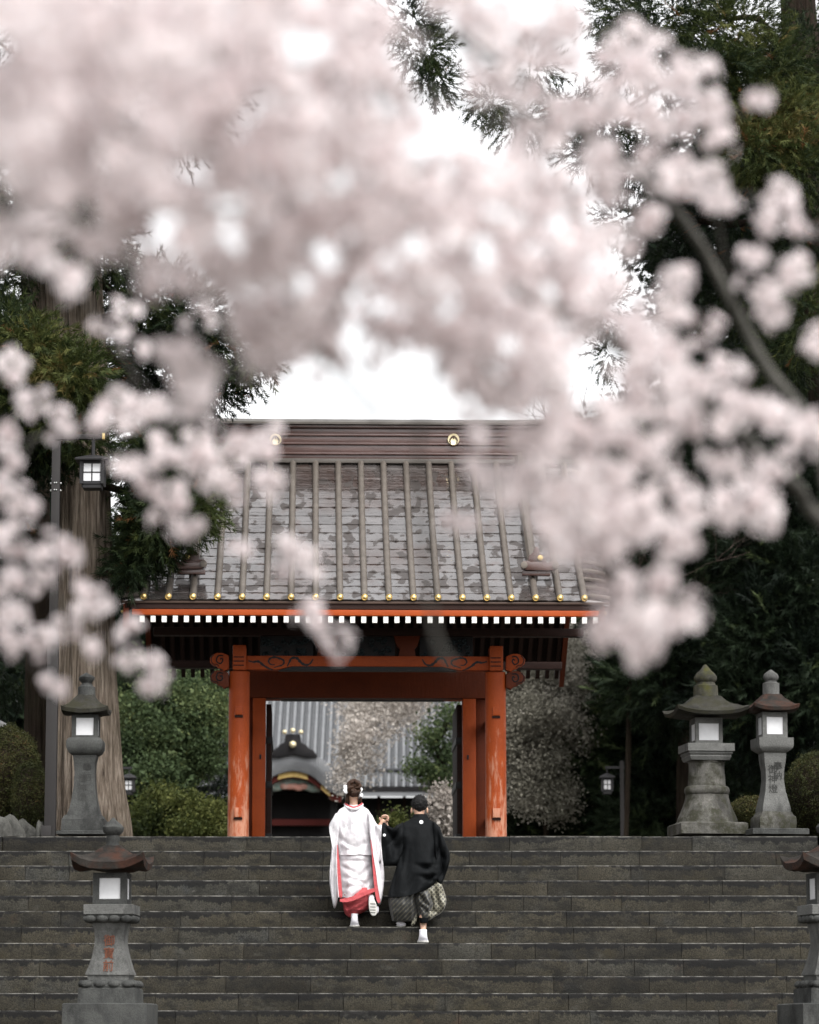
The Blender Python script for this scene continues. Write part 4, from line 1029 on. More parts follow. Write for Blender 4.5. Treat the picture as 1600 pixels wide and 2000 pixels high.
E_ = [('hip','belly'),('belly','chest'),('chest','neckb'),('neckb','neck'),('neck','head0'),('head0','head'),('head','crown'),('chest','shl'),('shl','ell'),('ell','wrl'),('wrl','hndl'),('chest','shr'),('shr','elr'),('elr','wrr'),('wrr','hndr'),
      ('hip','hpl'),('hpl','knl'),('knl','anl'),('anl','ftl'),('hip','hpr'),('hpr','knr'),('knr','anr'),('anr','ftr')]
def add_to_mesh(me, mb):
    v0 = [tuple(v.co) for v in me.vertices]; f0 = [tuple(p.vertices) for p in me.polygons]; a = MB(); a.add(v0, f0); a.add(mb.v, mb.f)
    m = bpy.data.meshes.new('body'); m.from_pydata(a.v, [], a.f); return m
def fingers(T, pts, tips, d, r):
    mb = MB()
    for (x0, y0), (x1, y1), (x2, y2), dd in zip(pts[0], pts[1], tips, d):
        mb.tube(smoothpath([T.at(x0, y0, dd[0]), T.at(x1, y1, dd[1]), T.at(x2, y2, dd[2])], 3), [r, r, r*0.98, r*0.95, r*0.9, r*0.85, r*0.7], 8)
    return mb
me = skin_body(J, E_, 'hip')
me = add_to_mesh(me, fingers(B, ([(746.5,1598),(748,1597),(750,1596.5),(751.5,1597)], [(747,1593.5),(749.5,1592.2),(752.5,1592),(755,1593)]), [(751,1594),(754,1593.5),(757,1594),(758.5,1596)], [(0.02,0.0,0.0)]*4, 0.0095))
me = add_to_mesh(me, fingers(B, ([(745,1604)], [(742.5,1600)]), [(742,1596.5)], [(0.03,0.01,0.0)], 0.0105))
e = MB(); e.sphere(B.at(680.8,1545,0.0), 0.022, 8, 6, (0.5,0.8,1.3)); e.sphere(B.at(701.2,1545,0.0), 0.022, 8, 6, (0.5,0.8,1.3))
e.sphere(B.at(691,1546,0.10), 0.016, 8, 6, (0.8,1.3,1.2)); me = add_to_mesh(me, e)
link('body', me, M['skin'], B.o, 60)
# robe
mb = MB(); FB = [(5,0.4,0.05,0.010),(9,1.7,0.035,-0.02),(3,2.0,0.04,0.02)]
cloth(mb, B, 0.02, [(1572.5,675,707,0.11,0.0,0.2),(1576,671,711,0.15,0.0,0.2),(1581,663,719,0.20,0.0,0.3),(1590,657,725,0.25,0.0,0.5),(1605,655,727,0.30,0.0,0.6),(1625,657,727,0.33,0.0,1),(1645,659,726,0.34,0.02,1),(1662,661,727,0.35,0.03,1),(1671,661.5,728.5,0.37,0.03,0.8)], 48, FB, 0.05, 3)
cloth_build(mb, 'robe_top', M['silk'], B, 1, [(668,1600,676,1640,4,0.035),(676,1596,684,1632,4,0.03),(686,1600,672,1645,3.5,0.03),(697,1602,712,1655,4,0.035),(704,1598,718,1640,3.5,0.03),(664,1635,690,1660,4,0.03),(716,1645,690,1662,4,0.03),(662,1620,668,1668,3,0.03),(724,1620,720,1668,3,0.03),(664,1648,706,1668,3,-0.02),(690,1590,692,1640,5,-0.02)])
mb = MB()
cloth(mb, B, 0.03, [(1668,663,727,0.34,0.03,0.6),(1685,663,727,0.37,0.03,0.9),(1700,663.5,728,0.40,0.03,1),(1718,665,729.5,0.42,0.02,1.1),(1734,665,731,0.43,0.02,1.1),(1742,665,731.5,0.43,0.02,1.1)], 48, [(4,0.9,0.05,0.03),(7,2.2,0.035,-0.04),(11,0.3,0.02,0.05)], 0.06, 7)
# slanting hem: drop the left side
zh = B.at(690,1742,0).z; mbv = []
xlh, xrh = B.at(663,1740,0).x, B.at(732,1740,0).x
for x, y, z in mb.v:
    k_ = max(0, min(1, (B.at(690,1700,0).z - z)/(B.at(690,1700,0).z - zh))); t = (x-xlh)/(xrh-xlh)
    mbv.append((x, y, z - k_*(16-20*t)*MPX(38) + k_*0.02*math.sin(x*30)))
mb.v = mbv; cloth_build(mb, 'robe_skirt', M['silk'], B, 1, [(666,1690,700,1712,4,0.03),(726,1690,690,1728,4,0.035),(668,1712,712,1726,3.5,0.03),(728,1712,700,1748,4,0.035),(670,1735,704,1732,3.5,0.03),(668,1745,690,1715,3,-0.02),(668,1682,724,1684,3,0.025),(720,1735,690,1752,3,0.03)])
mb = MB()
cloth(mb, B, 0.035, [(1735,668,729,0.36,0.02,1),(1748,669,730,0.40,0.0,1),(1758,669,731,0.40,0.0,1),(1768,671,727,0.36,0.0,1),(1778,672,716,0.30,0.0,1),(1784,674,704,0.22,0.02,1),(1788,677,694,0.16,0.03,1),(1791,681,688,0.10,0.04,1)], 44, [(4,0.2,0.07,0.05),(8,1.2,0.05,-0.06)], 0.08, 11)
cloth_build(mb, 'under_skirt', M['pink'], B, 1, [(676,1775,704,1762,3,0.035),(682,1786,714,1766,3,0.035),(673,1762,686,1786,3,0.03),(690,1762,712,1748,3,0.03)])
hem_t = [(664,1756),(676,1754),(690,1750),(704,1744),(718,1738),(732,1734)]; hem_b = [(664,1761),(676,1762),(690,1759),(704,1753),(718,1747),(733,1741)]
mb = band3(B, -0.215, hem_t, hem_b, 0.03); mb.build('hem_lining', M['pink'], B.o)
# sleeves, lining strips
SL = [(656,1588),(649,1600),(643,1612),(644.5,1630),(648,1650),(646,1680),(643.5,1715),(646,1742),(652,1773),(657,1768),(660,1752),(660.5,1730),(659.5,1700),(659,1670),(661,1640),(664,1610),(664,1592)]
mb = slab(B, -0.20, 0.12, SL, 1.0, 0.018); cloth_build(mb, 'left_sleeve', M['silk'], B, 1, [(651,1625,660,1600,3,0.04),(654,1655,652,1765,2.5,0.05),(648,1660,648,1740,2,0.03),(646,1618,658,1635,3,0.04)])
SR = [(719,1586),(727,1592),(734,1606),(740,1612),(746,1611),(746,1625),(745.5,1648),(748,1675),(751,1710),(748.5,1742),(743,1767),(737,1762),(734,1735),(729,1700),(726,1670),(724,1645),(720,1615)]
mb = slab(B, -0.18, 0.12, SR, 4.0, 0.018); cloth_build(mb, 'right_sleeve', M['silk'], B, 1, [(728,1600,742,1645,3,0.04),(735,1620,733,1660,3,0.04),(741,1625,744,1750,2.5,0.05),(733,1660,745,1700,3,0.03)])
mb = band3(B, -0.215, [(658.5,1650),(658,1680),(659,1710),(660.5,1735),(662,1752)], [(660,1650),(663,1680),(666,1710),(668,1735),(669,1745)], 0.03); mb.build('sleeve_lining', M['pink'], B.o)
mb = MB(); mb.sphere(B.at(665.5,1748,-0.20), 0.024, 8, 6, (0.9,0.6,1.6)); mb.build('sleeve_lining', M['pink'], B.o)
mb = band3(B, -0.215, [(723.5,1640),(726,1665),(728.5,1700),(731,1730),(735,1755),(739,1764)], [(724.5,1640),(729,1665),(734,1700),(738,1730),(742,1752),(743,1762)], 0.03); mb.build('sleeve_lining', M['pink'], B.o)
for l, r in (([(657.5,1650),(657,1680),(658,1710),(659.5,1735),(661,1753)], [(658.7,1650),(658.3,1680),(659.3,1710),(660.8,1735),(662.3,1753)]), ([(728,1662),(734,1700),(738,1730),(742.3,1754)], [(729,1662),(735.2,1700),(739.2,1730),(743.4,1754)])):
    mb = band3(B, -0.222, l, r, 0.02); mb.build('sleeve_edge', M['silk'], B.o)
# collar
mb = MB(); mb.tube(smoothpath([B.at(674,1571,0.10), B.at(676,1575,-0.03), B.at(684,1579,-0.105), B.at(691,1580.5,-0.12), B.at(698,1579,-0.105), B.at(706,1575,-0.03), B.at(708,1571,0.10)], 4), 0.014, 8); mb.build('collar', M['silk'], B.o)
mb = MB(); mb.tube(smoothpath([B.at(675.5,1570,0.08), B.at(678,1573,-0.02), B.at(684,1576,-0.075), B.at(691,1577.5,-0.09), B.at(698,1576,-0.075), B.at(704,1573,-0.02), B.at(706.5,1570,0.08)], 4), 0.016, 8); mb.build('inner_collar', M['pink'], B.o)
# faint sash shape under the robe
# hair
mb = MB(); bmh = bmesh.new(); bmesh.ops.create_icosphere(bmh, subdivisions=4, radius=1); c = B.at(691.5,1541,-0.01)
for v in bmh.verts:
    p = v.co.copy(); f = 1 + 0.10*mnoise.noise(p*3.2) + 0.06*mnoise.noise(Vector((p.x*9, p.y*9, p.z*4)))
    if p.z < -0.45: f *= 1 - 0.25*(-p.z-0.45)
    v.co = Vector((p.x*0.094*f, p.y*0.105*f, p.z*0.112*f)) + c
m = bpy.data.meshes.new('hair'); bmh.to_mesh(m); bmh.free(); hair = link('hair', m, M['hairbrown'], B.o, 80)
rh = random.Random(4)
mb = MB()
for i in range(9):
    a = rh.uniform(0, 6.28); cx_ = 692 + 7*math.cos(a); cy = 1538 + 8*math.sin(a)
    mb.tube(smoothpath([B.at(cx_ + 6*math.cos(a+t*1.3), cy + 5*math.sin(a+t*1.3), -0.11 - 0.02*math.sin(t*1.5)) for t in range(5)], 3), 0.018, 7)
mb.build('hair_coils', M['hairbrown'], hair)
for side in (-1, 1):
    mb = MB()
    for i in range(6):
        x = 691 + side*(12.5 + rh.uniform(-1.5, 2)); mb.tube(smoothpath([B.at(691+side*13, 1546, 0.0), B.at(x, 1556, -0.03+0.01*i), B.at(x+side*rh.uniform(-2,2), 1566+rh.uniform(0,4), -0.03+0.01*i)], 4), [0.013]*4+[0.011]*3+[0.007,0.003], 6)
    mb.build('hair_strand', M['hairbrown'], hair)
for (x, y, n_) in ((676, 1541, 8), (705, 1546, 6)):
    for i in range(n_):
        mb = MB(); p_ = B.at(x + rh.uniform(-2.5, 2.5), y + rh.uniform(-8, 8), -0.05 + rh.uniform(-0.03, 0.02))
        for k_ in range(5):
            a = k_*1.257; mb.sphere(p_ + Vector((0.011*math.cos(a), -0.004, 0.011*math.sin(a))), 0.0095, 6, 4, (1, 0.5, 1))
        mb.build('hair_flower', M['white'], hair)
def boot(T, name, ankle, heel, toe, d, w, lift=0.0, back=True, h=0.10):
    """high canvas shoe from behind: shaft, foot, pale sole"""
    A = T.at(*ankle, d); Hh_ = T.at(*heel, d)
    mb = MB(); rings = []
    for t, rw, rd, oy in ((0, 0.72, 0.72, 0.02), (0.25, 0.74, 0.74, 0.02), (0.5, 0.78, 0.80, 0.02), (0.72, 0.9, 1.0, 0.05), (0.88, 1.0, 1.35, 0.09), (1.0, 1.02, 1.45, 0.10)):
        p = A.lerp(Hh_, t); rings.append([(p.x + w*rw*math.cos(2*math.pi*j/16), p.y + oy*1.0 + w*rd*math.sin(2*math.pi*j/16), p.z) for j in range(16)])
    mb.loft(rings); s = mb.build(name, M['shoe'], T.o, smooth=80)
    mb = MB(); rings = []
    for z, k_ in ((0.022, 1.05), (0.02, 1.10), (0.004, 1.10), (0, 1.05)):
        rings.append([(Hh_.x + w*1.02*k_*math.cos(2*math.pi*j/16), Hh_.y + 0.10 + w*1.45*k_*math.sin(2*math.pi*j/16), Hh_.z - 0.004 + z) for j in range(16)])
    mb.loft(rings); mb.build('shoe_sole', M['sole'], s, smooth=60)
    mb = MB(); mb.tube([(A.x + w*0.66*math.cos(2*math.pi*j/12), A.y + 0.02 + w*0.66*math.sin(2*math.pi*j/12), A.z + 0.002) for j in range(13)], 0.006, 5); mb.build('shoe_rim', M['white'], s)
    return s
boot(B, 'shoe', (692.5,1786), (692.5,1809.5), None, -0.09, 0.050)
# raised shoe, its sole facing back
S = [(720,1762),(723,1757.5),(730,1757),(734,1762),(736.5,1772),(737,1781),(735,1787),(730.5,1789),(726,1788),(722.5,1782),(720.5,1772)]
mb = slab(B, -0.215, -0.19, S, 0, 0.0); sh = mb.build('raised_sole', M['sole'], B.o, smooth=50)
mb = slab(B, -0.19, -0.10, [(720,1760),(720.5,1750),(724,1747.5),(730,1748.5),(732,1757),(735.5,1770),(736,1782),(733,1787),(726,1786.5),(722,1778)], 0, 0.004); mb.build('raised_shoe', M['shoe'], B.o, smooth=80)
mb = MB(); mb.sphere(B.at(737.5,1777,-0.14), 0.02, 8, 6, (0.7,1.2,2.0)); mb.build('shoe_toe', M['shoe'], B.o)
mb = MB()
for yy in (1765, 1771, 1777, 1782):
    a, c = B.at(723.5,yy,-0.217), B.at(733.5,yy+0.5,-0.217); mb.tube([a, c], 0.004, 5)
mb.build('sole_tread', M['granite'], sh)

# groom
DG = EDGE(6) + 0.02
q = P(812, 1840, DG)
Gm = Thing('person', (q.x, q.y, ZT - 7*RISE), 'person in a black haori coat and checked hakama trousers climbing with bent head', 'person', 0, 'couple climbing the steps hand in hand')
def gj(x, y, d, r): return (Gm.at(x, y, d), r)
J = dict(hip=gj(812,1712,0.02,0.13), belly=gj(815,1680,0.06,0.13), chest=gj(819,1636,0.17,(0.14,0.10)), neckb=gj(819,1602,0.22,0.05), neck=gj(819,1592,0.22,0.056), head0=gj(819,1584,0.24,0.072), head=gj(819,1572,0.25,(0.082,0.09)), crown=gj(819,1564,0.25,0.066),
         shl=gj(788,1624,0.17,0.052), ell=gj(765,1634,0.18,0.048), wrl=gj(752,1611,0.24,0.031), hndl=gj(753,1600,0.23,(0.050,0.036)),
         shr=gj(850,1626,0.17,0.052), elr=gj(868,1668,0.10,0.05), wrr=gj(862,1705,0.06,0.032), hndr=gj(858,1718,0.04,(0.034,0.022)),
         hpl=gj(800,1725,0.02,0.09), knl=gj(790,1765,0.14,0.062), anl=gj(784,1799,0.14,0.038), ftl=gj(784,1804,0.18,0.03),
         hpr=gj(824,1725,0.0,0.09), knr=gj(827,1778,0.02,0.060), anr=gj(827,1815,-0.14,0.033), ftr=gj(826,1834,-0.12,0.028))
me = skin_body(J, E_, 'hip')
me = add_to_mesh(me, fingers(Gm, ([(755,1604),(756.5,1601.5),(757,1599),(756,1597)], [(757.5,1603),(759,1600),(759,1597),(757.5,1594.5)]), [(755,1600),(756,1597.5),(755.5,1595.5),(754,1594)], [(0.22,0.18,0.17)]*4, 0.0105))
me = add_to_mesh(me, fingers(Gm, ([(749,1603)], [(746,1601)]), [(745.5,1598)], [(0.22,0.2,0.19)], 0.012))
e = MB()
for xx in (804.3, 834.5): e.sphere(Gm.at(xx, 1583, 0.22), 0.030, 10, 6, (0.42, 0.75, 1.15))
e.sphere(Gm.at(819,1582,0.345), 0.018, 8, 6, (0.8,1.3,1.2)); me = add_to_mesh(me, e)
link('body', me, M['skin'], Gm.o, 60)
bmh = bmesh.new(); bmesh.ops.create_icosphere(bmh, subdivisions=5, radius=1); c = Gm.at(819.5,1571.5,0.235)
for v in bmh.verts:
    p = v.co.copy(); f = 1 + 0.05*mnoise.noise(p*3) + 0.13*abs(mnoise.noise(Vector((p.x*7, p.y*7, p.z*7))))*(1.4 if p.z > -0.1 else 0.3)
    s = 1.0 if p.z > -0.2 else 1 - 0.30*((-p.z-0.2)/0.8)
    v.co = Vector((p.x*0.086*f*s, p.y*0.100*f, p.z*0.102*f)) + c
m = bpy.data.meshes.new('hair'); bmh.to_mesh(m); bmh.free(); hg = link('hair', m, M['hairblack'], Gm.o, 80); rg = random.Random(8); mb = MB()
for i in range(80):
    a, b_ = rg.uniform(-2.9, 2.9), rg.uniform(-0.5, 1.45); n_ = Vector((math.sin(a)*math.cos(b_), -math.cos(a)*math.cos(b_), math.sin(b_)))
    p0_ = c + Vector((n_.x*0.080, n_.y*0.094, n_.z*0.096)); t_ = (n_*0.5 + Vector((rg.uniform(-.7,.7), rg.uniform(-.3,.3), rg.uniform(-1.0,.5)))).normalized()
    mb.tube([p0_, p0_ + t_*0.014 + n_*0.002, p0_ + t_*0.026], [0.008, 0.006, 0.001], 5)
mb.build('hair_tufts', M['hairblack'], hg)['kind'] = 'stuff'
# hakama
mb = MB(); cloth(mb, Gm, 0.10, [(1722,770,822,0.34,0,0.6),(1738,764,820,0.40,0,0.8),(1752,759,819,0.42,0,1),(1768,760,818,0.44,0,1),(1784,763,816,0.42,0,1),(1794,765.5,812,0.36,0,1),(1799,767,806,0.32,0,1)], 52, [(9,0.3,0.07,0.02),(14,1.1,0.04,-0.03)], 0.04, 21)
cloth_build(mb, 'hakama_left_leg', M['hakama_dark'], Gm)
mb = slab(Gm, -0.07, 0.20, [(834,1728),(846,1722),(860,1724),(867,1738),(871.5,1754),(870.5,1768),(865,1780),(856,1787),(847,1792),(838,1798),(833,1794),(834,1776),(837,1755),(834,1740)], 2.0, 0.035)
cloth_build(mb, 'hakama_right_leg', M['hakama'], Gm, 1, [(848,1732,864,1782,3,0.06),(840,1740,848,1792,3,0.06),(862,1735,868,1765,3,0.05),(838,1775,862,1785,3,0.04)])
mb = MB(); cloth(mb, Gm, 0.02, [(1735,812,838,0.22,0,1),(1752,811,842,0.26,-0.02,1.2),(1766,812,846,0.26,-0.03,1.2),(1778,816,842,0.24,-0.03,1.2),(1790,819,838,0.18,-0.04,1),(1799,821,836,0.13,-0.05,0.6)], 40, [(5,0.2,0.12,0.10),(8,1.0,0.06,-0.08)], 0.10, 25)
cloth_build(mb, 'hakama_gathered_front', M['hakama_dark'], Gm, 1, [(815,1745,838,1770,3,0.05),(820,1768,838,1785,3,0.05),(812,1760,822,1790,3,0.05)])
mb = slab(Gm, 0.0, 0.05, [(812,1768),(815,1778),(815,1792),(812,1803),(806,1809),(803,1805),(806,1796),(809,1784)], 3.0, 0.01); cloth_build(mb, 'hakama_flap', M['hakama'], Gm)
mb = MB()
cloth(mb, Gm, -0.06, [(1793,819,837.5,0.17,-0.06,0.2),(1803,820.5,835.5,0.15,-0.06,0.2)], 20); cloth_build(mb, 'legging_cuff', M['haori'], Gm)
# haori
mb = MB(); FG = [(5,0.9,0.04,0.015),(8,2.4,0.035,-0.02),(3,0.6,0.05,0.01)]
cloth(mb, Gm, 0.08, [(1596,806,834,0.13,0.13,0.1),(1600,800,840,0.17,0.11,0.2),(1606,788,850,0.23,0.09,0.3),(1615,778,860,0.29,0.06,0.5),(1635,777,866,0.34,0.04,0.8),(1660,781,868,0.37,0.02,1),(1685,777,868,0.40,0,1.1),(1705,771,866,0.42,-0.02,1.2),(1722,765,862,0.44,-0.02,1.2),(1738,759,852,0.45,-0.02,1.2),(1745,757,844,0.45,-0.02,1.2)], 56, FG, 0.05, 31)
zh, zc_ = Gm.at(800,1745,0).z, Gm.at(800,1715,0).z; xlh, xrh = Gm.at(757,1740,0).x, Gm.at(846,1740,0).x; vv = []
for x, y, z in mb.v:
    k_ = max(0, min(1, (zc_-z)/(zc_-zh))); t = (x-xlh)/(xrh-xlh); vv.append((x, y, z - k_*(9 - 22*t + 7*math.sin(t*3.1))*MPX(38)))
mb.v = vv; cloth_build(mb, 'haori_coat', M['haori'], Gm, 1, [(790,1640,784,1700,5,0.05),(800,1650,790,1740,5,0.05),(815,1690,850,1700,4,0.05),(820,1700,852,1688,4,0.05),(822,1712,845,1720,4,0.05),(850,1660,846,1690,4,0.06),(812,1710,800,1745,5,0.05),(830,1720,850,1710,3,0.05),(855,1640,850,1680,4,0.04),(818,1610,819,1690,4,-0.025),(836,1725,848,1705,3,0.05),(775,1700,768,1745,4,0.04)])
SL = [(787,1606),(777,1611),(768,1617),(759,1613),(751,1606.5),(746.5,1610),(745,1630),(744.5,1655),(742,1675),(741,1690.5),(752,1691.5),(768,1691.5),(778,1690),(786,1672),(791,1645),(792,1622)]
mb = slab(Gm, -0.02, 0.28, SL, 6.0, 0.028); cloth_build(mb, 'haori_left_sleeve', M['haori'], Gm, 1, [(752,1615,770,1640,4,0.06),(785,1615,760,1650,4,0.05),(788,1640,766,1680,4,0.05),(752,1645,756,1688,4,0.05),(775,1650,764,1660,4,0.04)])
SR = [(846,1604),(856,1612),(865,1632),(873,1652),(878.5,1668),(878,1685),(872,1705),(866,1720),(860,1730),(854,1722),(852,1700),(850,1670),(846,1635)]
mb = slab(Gm, -0.08, 0.20, SR, 9.0, 0.03); cloth_build(mb, 'haori_right_sleeve', M['haori'], Gm, 1, [(856,1630,862,1700,3,0.06),(868,1660,862,1715,3,0.05),(852,1660,870,1680,4,0.05)])
mb = MB(); rings = []
for y_, a, b_, z_ in ((1590,808,834,0.17),(1594,806,836,0.15),(1599,803,838,0.14),(1603,804,837,0.12)):
    A, C = Gm.at(a, y_, 0.2), Gm.at(b_, y_, 0.2); rings.append([((A.x+C.x)/2 + (C.x-A.x)/2*math.cos(2*math.pi*j/24), 0.08+z_ + 0.085*math.sin(2*math.pi*j/24), A.z) for j in range(24)])
mb.loft(rings); mb.build('haori_collar', M['haori'], Gm.o, smooth=80)
# white crests: back seam and sleeve
def crest(x, y, d, r):
    mb = MB(); c = Gm.at(x, y, d); n = 18
    mb.loft([[(c.x + r*math.cos(2*math.pi*j/n), c.y + o_, c.z + r*math.sin(2*math.pi*j/n)) for j in range(n)] for o_ in (0.012, 0.0)])
    o = mb.build('white_crest', M['white'], Gm.o, smooth=0); mb = MB()
    for k_ in range(3):
        a = k_*2.09+0.5; mb.tube([(c.x + r*0.5*math.cos(a), c.y-0.003, c.z + r*0.5*math.sin(a)), (c.x + r*0.5*math.cos(a)+0.001, c.y+0.004, c.z + r*0.5*math.sin(a))], r*0.25, 8)
    mb.build('crest_figure', M['shoe'], o)
crest(823, 1605.5, 0.005, 0.022)
crest(751, 1631, -0.055, 0.016)
boot(Gm, 'shoe', (826.5,1817), (826.5,1840), None, -0.17, 0.058)
mb = slab(Gm, 0.06, 0.24, [(773,1803),(777,1799.5),(785,1800),(792,1803),(793,1807),(786,1809.5),(778,1809)], 0, 0.0); sh = mb.build('shoe', M['shoe'], Gm.o, smooth=70)
mb = band3(Gm, 0.05, [(774,1806.5),(780,1808.5),(786,1808.6),(792.5,1806)], [(774.5,1808),(780,1810.2),(786,1810.3),(792.5,1808)], 0.18); mb.build('shoe_sole', M['sole'], sh)

# ------------------------------------------------------------------ leaf shapes
def blades(n, ln, w, spread, seed, along=1.0):
    r = np.random.default_rng(seed); V = []; F = []
    for i in range(n):
        t = r.uniform(0.0, along); a = r.uniform(0, 2*np.pi); sp = spread*r.uniform(0.5, 1.2)
        d = np.array([np.sin(sp)*np.cos(a), np.sin(sp)*np.sin(a), np.cos(sp)]); o = np.array([0, 0, t])
        s = np.cross(d, [0.3, 0.5, 0.8]); s /= np.linalg.norm(s); L = ln*r.uniform(0.7, 1.2)
        V += [o - s*w/2, o + s*w/2, o + d*L]; F.append([3*i, 3*i+1, 3*i+2])
    return np.array(V), np.array(F)
def leaf_bunch(n, size, seed):
    r = np.random.default_rng(seed); V = []; F = []
    for i in range(n):
        o = r.normal(size=3)*0.42; d = r.normal(size=3) + np.array([0, 0, 0.4]); d /= np.linalg.norm(d); s = np.cross(d, r.normal(size=3)); s /= np.linalg.norm(s); L = size*r.uniform(0.6, 1.2)
        V += [o - d*L*0.5, o + s*L*0.32, o + d*L*0.5, o - s*L*0.32]; F.append([4*i, 4*i+1, 4*i+2, 4*i+3])
    return np.array(V), np.array(F)
SUGI = [blades(22, 0.34, 0.055, 0.75, s) for s in (1, 2, 3)]
BUNCH = [leaf_bunch(12, 0.36, s) for s in (4, 5, 6)]
FINE = [leaf_bunch(10, 0.26, s) for s in (7, 8, 9)]
def blob_points(n, c, r, shell=0.6):
    p = rng.normal(size=(n, 3)); p /= np.linalg.norm(p, axis=1, keepdims=True)
    rad = np.where(rng.random(n) < shell, rng.uniform(0.75, 1.05, n), rng.uniform(0.2, 1.0, n)**0.6)
    # lumpy outline
    ph = np.array([mnoise.noise(Vector((float(a)*1.7 + c[0], float(b)*1.7 + c[1], float(d)*1.7 + c[2]))) for a, b, d in p])
    rad = rad*(1 + 0.45*ph)
    return np.array(c) + p*rad[:, None]*np.array(r), p
def crown_mesh(name, blobs, shapes, mat, parent, size, droop=-0.3, out=1.0, dens=1.0, kind=None):
    """blobs: (x px, y px, rx px, ry px, distance, depth radius m, count, tint)"""
    Vs, Fs, Ts = [], [], []; off = 0; org = np.array(parent.location) if parent else np.zeros(3)
    for (x, y, rx, ry, d, rd, n, ti) in blobs:
        c = P(x, y, d); mp = MPX(d); n = int(n*dens)
        pos, pn = blob_points(n, tuple(c), (rx*mp, rd, ry*mp))
        dirs = pn*out + np.array([0, 0, droop]) + rng.normal(size=(n, 3))*0.35
        sz = size*rng.uniform(0.7, 1.3, n)
        cl = np.array([mnoise.noise(Vector((float(a)*0.9, float(b)*0.9, float(e)*1.5))) for a, b, e in pos])
        tn = np.clip(ti + 0.50*cl + rng.normal(size=n)*0.10, 0, 0.9) ; tn[rng.random(n) < 0.012] = 1.0
        pick = rng.integers(0, len(shapes), n)
        for s in range(len(shapes)):
            k_ = pick == s
            if not k_.any(): continue
            tv, tf = shapes[s]; V, F, T_ = scatter(tv, tf, pos[k_], dirs[k_], sz[k_], tn[k_])
            Vs.append(V - org); Fs.append(F + off); Ts.append(T_); off += len(V)
    m = npmesh(name, np.concatenate(Vs), np.concatenate(Fs), np.concatenate(Ts)); m.materials.append(mat)
    o = bpy.data.objects.new(name, m); COL.objects.link(o)
    if parent: o.parent = parent
    if kind: o['kind'] = kind
    return o
def trunk_mesh(name, path, rad, mat, parent, n=72, flute=0.07, seed=0, vs=60):
    pp = smoothpath(path, vs//max(1, len(path)-1)); rr_ = np.interp(np.linspace(0, 1, len(pp)), np.linspace(0, 1, len(rad)), rad)
    rings = []
    for i, p in enumerate(pp):
        r = []
        for j in range(n):
            a = 2*math.pi*j/n
            f = 1 + flute*mnoise.noise((math.cos(a)*2.2+seed, math.sin(a)*2.2, p.z*0.10)) + flute*0.75*mnoise.noise((math.cos(a)*9+seed, math.sin(a)*9, p.z*0.28)) + flute*0.6*mnoise.noise((math.cos(a)*20, math.sin(a)*20+seed, p.z*0.45)) + flute*0.3*mnoise.noise((math.cos(a)*45, math.sin(a)*45+seed, p.z*1.3))
            r.append((p.x + rr_[i]*f*math.cos(a), p.y + rr_[i]*f*math.sin(a), p.z))
        rings.append(r)
    return MB().loft(rings).build(name, mat, parent, smooth=80)
def tree(name, base, label, group=None):
    return Thing(name, (base.x, base.y, ZT-0.012), label, 'tree', 0, group)
def trunkpath(T, pts, d):            # (x px, y px, half width px)
    return [T.at(x, y, 0) for x, y, w in pts], [w*MPX(d) for x, y, w in pts]
def limb(mb, T, a, c, r0, r1, sag=0.0, n=6, seed=0):
    A, C = Vector(a), Vector(c); pts = []
    for i in range(n+1):
        t = i/n; p = A.lerp(C, t); p.z += sag*math.sin(math.pi*t); p.x += 0.3*mnoise.noise((t*3, seed*0.37, 1.0)); p.z += 0.4*mnoise.noise((t*3, seed, 4.0)); pts.append(p)
    mb.tube(pts, [r0 + (r1-r0)*i/n for i in range(n+1)], 7)

